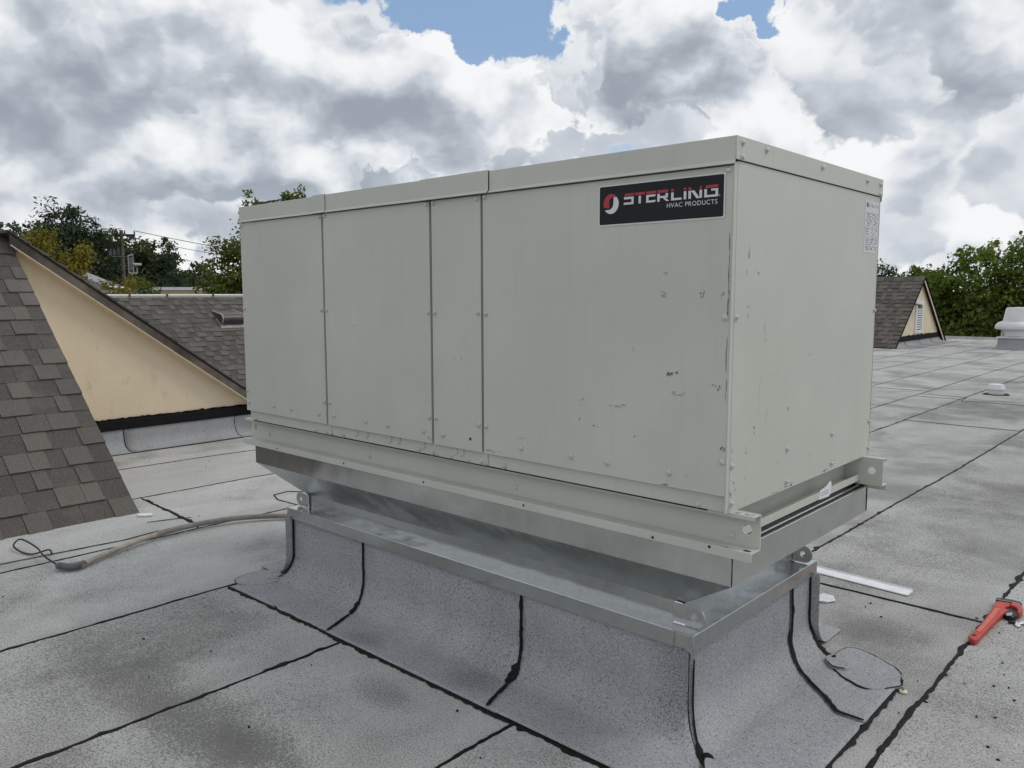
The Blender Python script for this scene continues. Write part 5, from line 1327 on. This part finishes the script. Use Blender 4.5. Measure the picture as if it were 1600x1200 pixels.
GR = 'trees behind the far roof edge'
RT = [('broad leafy green tree behind the white exhaust fan', -6.3, 36.6, [(0, 0, 2.1, 1.6, 1.5, 1.5), (0.55, 0, 3.35, 0.7, 0.7, 0.7), (-0.85, 0.2, 3.2, 0.6, 0.6, 0.65), (0, 0, 0.2, 2.2, 1.8, 1.8)], 'leaf_right', 8600),
      ('leafy tree between the distant gable and the exhaust fan', -8.4, 36.3, [(0, 0, 1.7, 1.2, 1.2, 1.2), (0.45, 0, 2.95, 0.5, 0.5, 0.55), (-0.75, 0, 2.35, 0.6, 0.6, 0.6), (0, 0, 0.0, 1.6, 1.5, 1.5)], 'leaf_right', 6600),
      ('green tree at the right frame edge past the exhaust fan', -4.0, 37.2, [(0, 0, 2.4, 1.6, 1.5, 1.6), (-0.2, 0, 3.5, 0.9, 0.9, 0.6), (0, 0, 0.2, 1.9, 1.7, 1.8)], 'leaf_right', 6000),
      ('green bushy tree just beyond the distant gable rake', -10.0, 36.8, [(0, 0, 1.6, 0.9, 0.9, 1.1), (0.2, 0, 2.5, 0.5, 0.5, 0.5), (0, 0, 0.0, 1.2, 1.2, 1.2)], 'leaf_mid', 3600)]
for i, (lab, x, y, cr, lf, n) in enumerate(RT):
    tree('leafy_tree', lab, x, y, cr, lf, n, 0.19, 40 + i, 0.2, group=GR, clump=0.085, per=22)
tree('leafy_tree', 'far dark tree top just right of the air unit', -13.7, 43.4, [(0, 0, 2.4, 0.7, 0.7, 1.0), (-0.4, 0, 1.6, 1.0, 1.0, 1.0)], 'leaf_dark', 1500, 0.2, 50, 0.15, group=GR, clump=0.15, per=26)
tree('leafy_tree', 'low far tree line showing over the distant ridge', -12.7, 46.0, [(0, 0, 2.0, 1.3, 1.0, 0.75), (-1.5, 0, 1.8, 1.0, 1.0, 0.7)], 'leaf_dark', 1800, 0.22, 51, 0.15, group=GR, clump=0.15, per=28)
tree('leafy_tree', 'tree beyond the frame on the roof edge, clear of the fan', 0.5, 38.0, [(0, 0, 2.0, 2.2, 2.0, 2.0), (0, 0, 0.0, 2.4, 2.2, 1.8)], 'leaf_right', 5000, 0.22, 52, 0.2, group=GR, clump=0.13, per=30)

# ------------------------------------------------------------------ pole, wires, far buildings
PL = thing('utility_pole', (-56.3, 20.9, -4.8), 'weathered wooden utility pole with crossarm and equipment above the roofline', 'utility pole')
mb = MB(); mb.tube([(-56.3, 20.9, -4.8 + 10.85 * k / 6) for k in range(7)], [0.19 - 0.012 * k for k in range(7)], 10); mb.build('pole', 'pole', PL, smooth=60)
mb = MB(); mb.tube([(-56.47, 20.50, 5.72), (-55.98, 21.70, 5.72)], 0.085, 6); mb.build('crossarm', 'wire', PL)
for t_ in (0.04, 0.5, 0.96):
    p = Vector((-56.47, 20.50, 5.78)).lerp(Vector((-55.98, 21.70, 5.78)), t_); mb = MB(); mb.lathe([(0.05, 0.0), (0.06, 0.1), (0.03, 0.26)], p, 8); mb.build('insulator', 'fitting', PL)
mb = MB(); mb.tube([(-56.28, 21.0, 5.1), (-56.02, 21.62, 5.70)], 0.03, 5); mb.build('brace', 'wire', PL)
for k, (dy, z) in enumerate(((-0.85, 4.55), (-0.55, 4.6), (-0.25, 4.62))):
    c = (-56.3 - 0.1 * k, 20.9 + dy, z - 0.30); mb = MB(); mb.lathe([(0.13, 0.0), (0.15, 0.08), (0.15, 0.5), (0.10, 0.58)], c, 10); mb.build('transformer', 'fitting', PL)
mb = MB(); mb.tube([(-56.25, 20.0, 4.22), (-56.2, 21.25, 4.22)], 0.05, 5); mb.build('lower_arm', 'pole', PL)
mb = MB()
for p0, p1 in [((-56.1, 21.18, 4.35), (-56.1, 21.18, 3.10)), ((-56.1, 21.5, 4.4), (-56.1, 21.5, 3.10)), ((-56.1, 21.18, 3.12), (-56.1, 21.75, 3.12)), ((-56.1, 21.75, 3.12), (-56.1, 21.75, 3.5)), ((-56.1, 21.18, 4.3), (-56.1, 21.5, 4.4)), ((-56.1, 21.18, 3.8), (-56.1, 21.5, 3.8)), ((-56.1, 21.18, 3.45), (-56.1, 21.5, 3.45))]:
    mb.tube([p0, p1], 0.045, 5)
mb.build('equipment_frame', 'steelgrey', PL)
mb = MB(); mb.box(-56.2, -56.05, 21.24, 21.44, 3.3, 4.2); mb.build('regulator', 'fitting', PL)
mb = MB(); mb.tube([(-56.1, 21.5, 3.72), (-56.1, 22.05, 3.72)], 0.11, 8); mb.build('floodlight', 'steelgrey', PL)
def wire(name, a, b, sag, label, r_=0.022, n=14):
    a, b = Vector(a), Vector(b)
    mb = MB(); mb.tube([a.lerp(b, k / n) - UP * sag * 4 * (k / n) * (1 - k / n) for k in range(n + 1)], r_, 5)
    o = mb.build(name, 'cable', None, smooth=60)
    return tag(o, label, 'power line', 'power lines on the utility pole')
wire('power_line', (-55.98, 21.70, 6.02), (-48.5, 36.0, 3.6), 0.25, 'upper power line running from the pole towards the tall green tree')
wire('power_line', (-56.2, 21.2, 5.60), (-48.5, 36.0, 3.05), 0.25, 'lower power line running from the pole towards the tall green tree', 0.018)
wire('power_line', (-56.3, 20.9, 6.15), (-59.5, 9.0, 6.25), 0.45, 'top power line running from the pole towards the dark gable')
wire('power_line', (-56.47, 20.50, 5.95), (-59.8, 9.0, 5.85), 0.35, 'second power line below the top one towards the dark gable', 0.03)
wire('power_line', (-56.4, 20.6, 5.2), (-59.8, 9.0, 5.55), 0.25, 'lowest power line crossing the yellow tree', 0.04)
wire('service_drop', (-56.3, 20.7, 5.05), (-56.0, 18.9, 5.6), 0.55, 'slack looping cable left of the pole top', 0.02)

def house_box(o, x0, x1, y0, y1, z0, z1, mat, name):
    mb = MB(); mb.box(x0, x1, y0, y1, z0, z1); return mb.build(name, mat, o)
ML = thing('strip_mall', (-63.0, 24.0, -4.8), 'long low tan building with white parapet beyond the shingled slope', 'building')
yaw = math.atan2(31.85 - 18.45, -59.91 + 65.67)
dirv = Vector((math.cos(yaw), math.sin(yaw), 0)); nv = Vector((dirv.y, -dirv.x, 0))
def obox(o, p, a, b, d0, d1, z0, z1, mat, name):
    A = Vector(p) + dirv * a; B = Vector(p) + dirv * b
    vs = []
    for z in (z0, z1):
        vs += [(*(A + nv * d0).xy, z), (*(B + nv * d0).xy, z), (*(B + nv * d1).xy, z), (*(A + nv * d1).xy, z)]
    mb = MB(); mb.add(vs, [(3, 2, 1, 0), (4, 5, 6, 7), (0, 1, 5, 4), (1, 2, 6, 5), (2, 3, 7, 6), (3, 0, 4, 7)]); return mb.build(name, mat, o)
p0 = (-65.67, 18.45, 0)
obox(ML, p0, -8, 26, -9, 0, -4.8, 1.98, 'tan', 'wall')
obox(ML, p0, -8, 6.35, -9.1, 0.06, 2.0, 2.24, 'white', 'parapet')
obox(ML, p0, 7.75, 26, -9.1, 0.06, 2.0, 2.24, 'white', 'parapet')
obox(ML, p0, 6.45, 7.6, -0.1, 0.45, 0.9, 2.08, 'bluewhite', 'sign_panel')
for a in (6.4, 6.85, 7.25, 7.62): obox(ML, p0, a, a + 0.07, 0.46, 0.5, 0.9, 2.1, 'glass' if a < 7 else 'white', 'mullion')
obox(ML, p0, -8, 26, 0.005, 0.06, 1.2, 1.34, 'cement', 'string_course')
for i in range(9): obox(ML, p0, -6 + i * 3.6, -4.2 + i * 3.6, 0.002, 0.05, -4.0, -1.6, 'glass', 'window')
def gable_house(name, label, c, w, d, zw, zr, ang, wallmat):
    o = thing(name, (*c, -4.8), label, 'house')
    ca, sa = math.cos(ang), math.sin(ang)
    def T(x, y, z): return (c[0] + x * ca - y * sa, c[1] + x * sa + y * ca, z)
    mb = MB(); mb.add([T(x, y, z) for z in (-4.8, zw) for x, y in ((-w, -d), (w, -d), (w, d), (-w, d))], [(3, 2, 1, 0), (4, 5, 6, 7), (0, 1, 5, 4), (1, 2, 6, 5), (2, 3, 7, 6), (3, 0, 4, 7)])
    mb.add([T(-w, -d, zw), T(-w, d, zw), T(-w, 0, zr - 0.05)], [(0, 1, 2)]); mb.add([T(w, -d, zw), T(w, d, zw), T(w, 0, zr - 0.05)], [(0, 1, 2)])
    wall = mb.build('wall', wallmat, o)
    e = 0.35
    for s in (-1, 1):
        k = (zr - zw) / d
        mb = MB(); mb.grid([[T(-w - e, s * (d + e), zw - e * k + 0.02), T(w + e, s * (d + e), zw - e * k + 0.02)], [T(-w - e, 0, zr + 0.02), T(w + e, 0, zr + 0.02)]]); mb.build('roof', 'greyroof', o, solid=0.10)
        mb = MB(); mb.tube([T(-w - e, s * (d + e), zw - e * k - 0.03), T(w + e, s * (d + e), zw - e * k - 0.03)], 0.06, 5); mb.build('gutter', 'white', o)
    for x in (-0.5 * w, 0.4 * w):
        for s in (-1, 1):
            mb = MB(); q = [T(x - 0.5, s * (d + 0.02), zw - 1.5), T(x + 0.5, s * (d + 0.02), zw - 1.5), T(x + 0.5, s * (d + 0.02), zw - 0.5), T(x - 0.5, s * (d + 0.02), zw - 0.5)]
            mb.add(q, [(0, 1, 2, 3)]); mb.build('window', 'glass', o, solid=0.05)
    return o
gable_house('grey_house', 'pale grey shingled house roof corner beyond the rake', (-46.3, 13.75), 2.0, 2.15, 2.22, 3.15, R(148), 'white')
gable_house('small_house', 'far little house with grey roof and white front', (-84.8, 39.4), 0.9, 1.6, 2.55, 3.55, R(66), 'white')

# the wood along the skyline, one far mass
def woodland():
    rs = random.Random(77); V, Fc = [], []
    for i in range(420):
        az = R(rs.uniform(-86, 4)); dist = rs.uniform(112, 135)
        x0, y0 = 1.2 + dist * math.sin(az), -2.3 + dist * math.cos(az)
        top = 2.6 + 1.8 * nz(az * 14, 3.0) + rs.uniform(-0.8, 0.6)
        r_ = rs.uniform(1.2, 2.6); zc = rs.uniform(-1.0, top - r_ * 0.6)
        for j in range(46):
            d_ = Vector((rs.gauss(0, 1), rs.gauss(0, 1), rs.gauss(0, 1))).normalized()
            q = Vector((x0, y0, zc)) + d_ * r_ * rs.random() ** 0.4
            nrm = (d_ + Vector((rs.gauss(0, .6), rs.gauss(0, .6), rs.gauss(0.3, .6)))).normalized()
            a = nrm.orthogonal().normalized(); b = nrm.cross(a); s_ = rs.uniform(0.4, 0.9); k = len(V)
            V += [q - a * s_ * 0.5, q + b * s_ * 0.35, q + a * s_ * 0.5, q - b * s_ * 0.35]; Fc.append((k, k + 1, k + 2, k + 3))
    mb = MB(); mb.v = [tuple(v) for v in V]; mb.f = Fc
    return tag(mb.build('woodland', 'leaf_dark', None, fix=False), 'dark far-off wood along the skyline behind everything', 'wood', kind='stuff')
woodland()
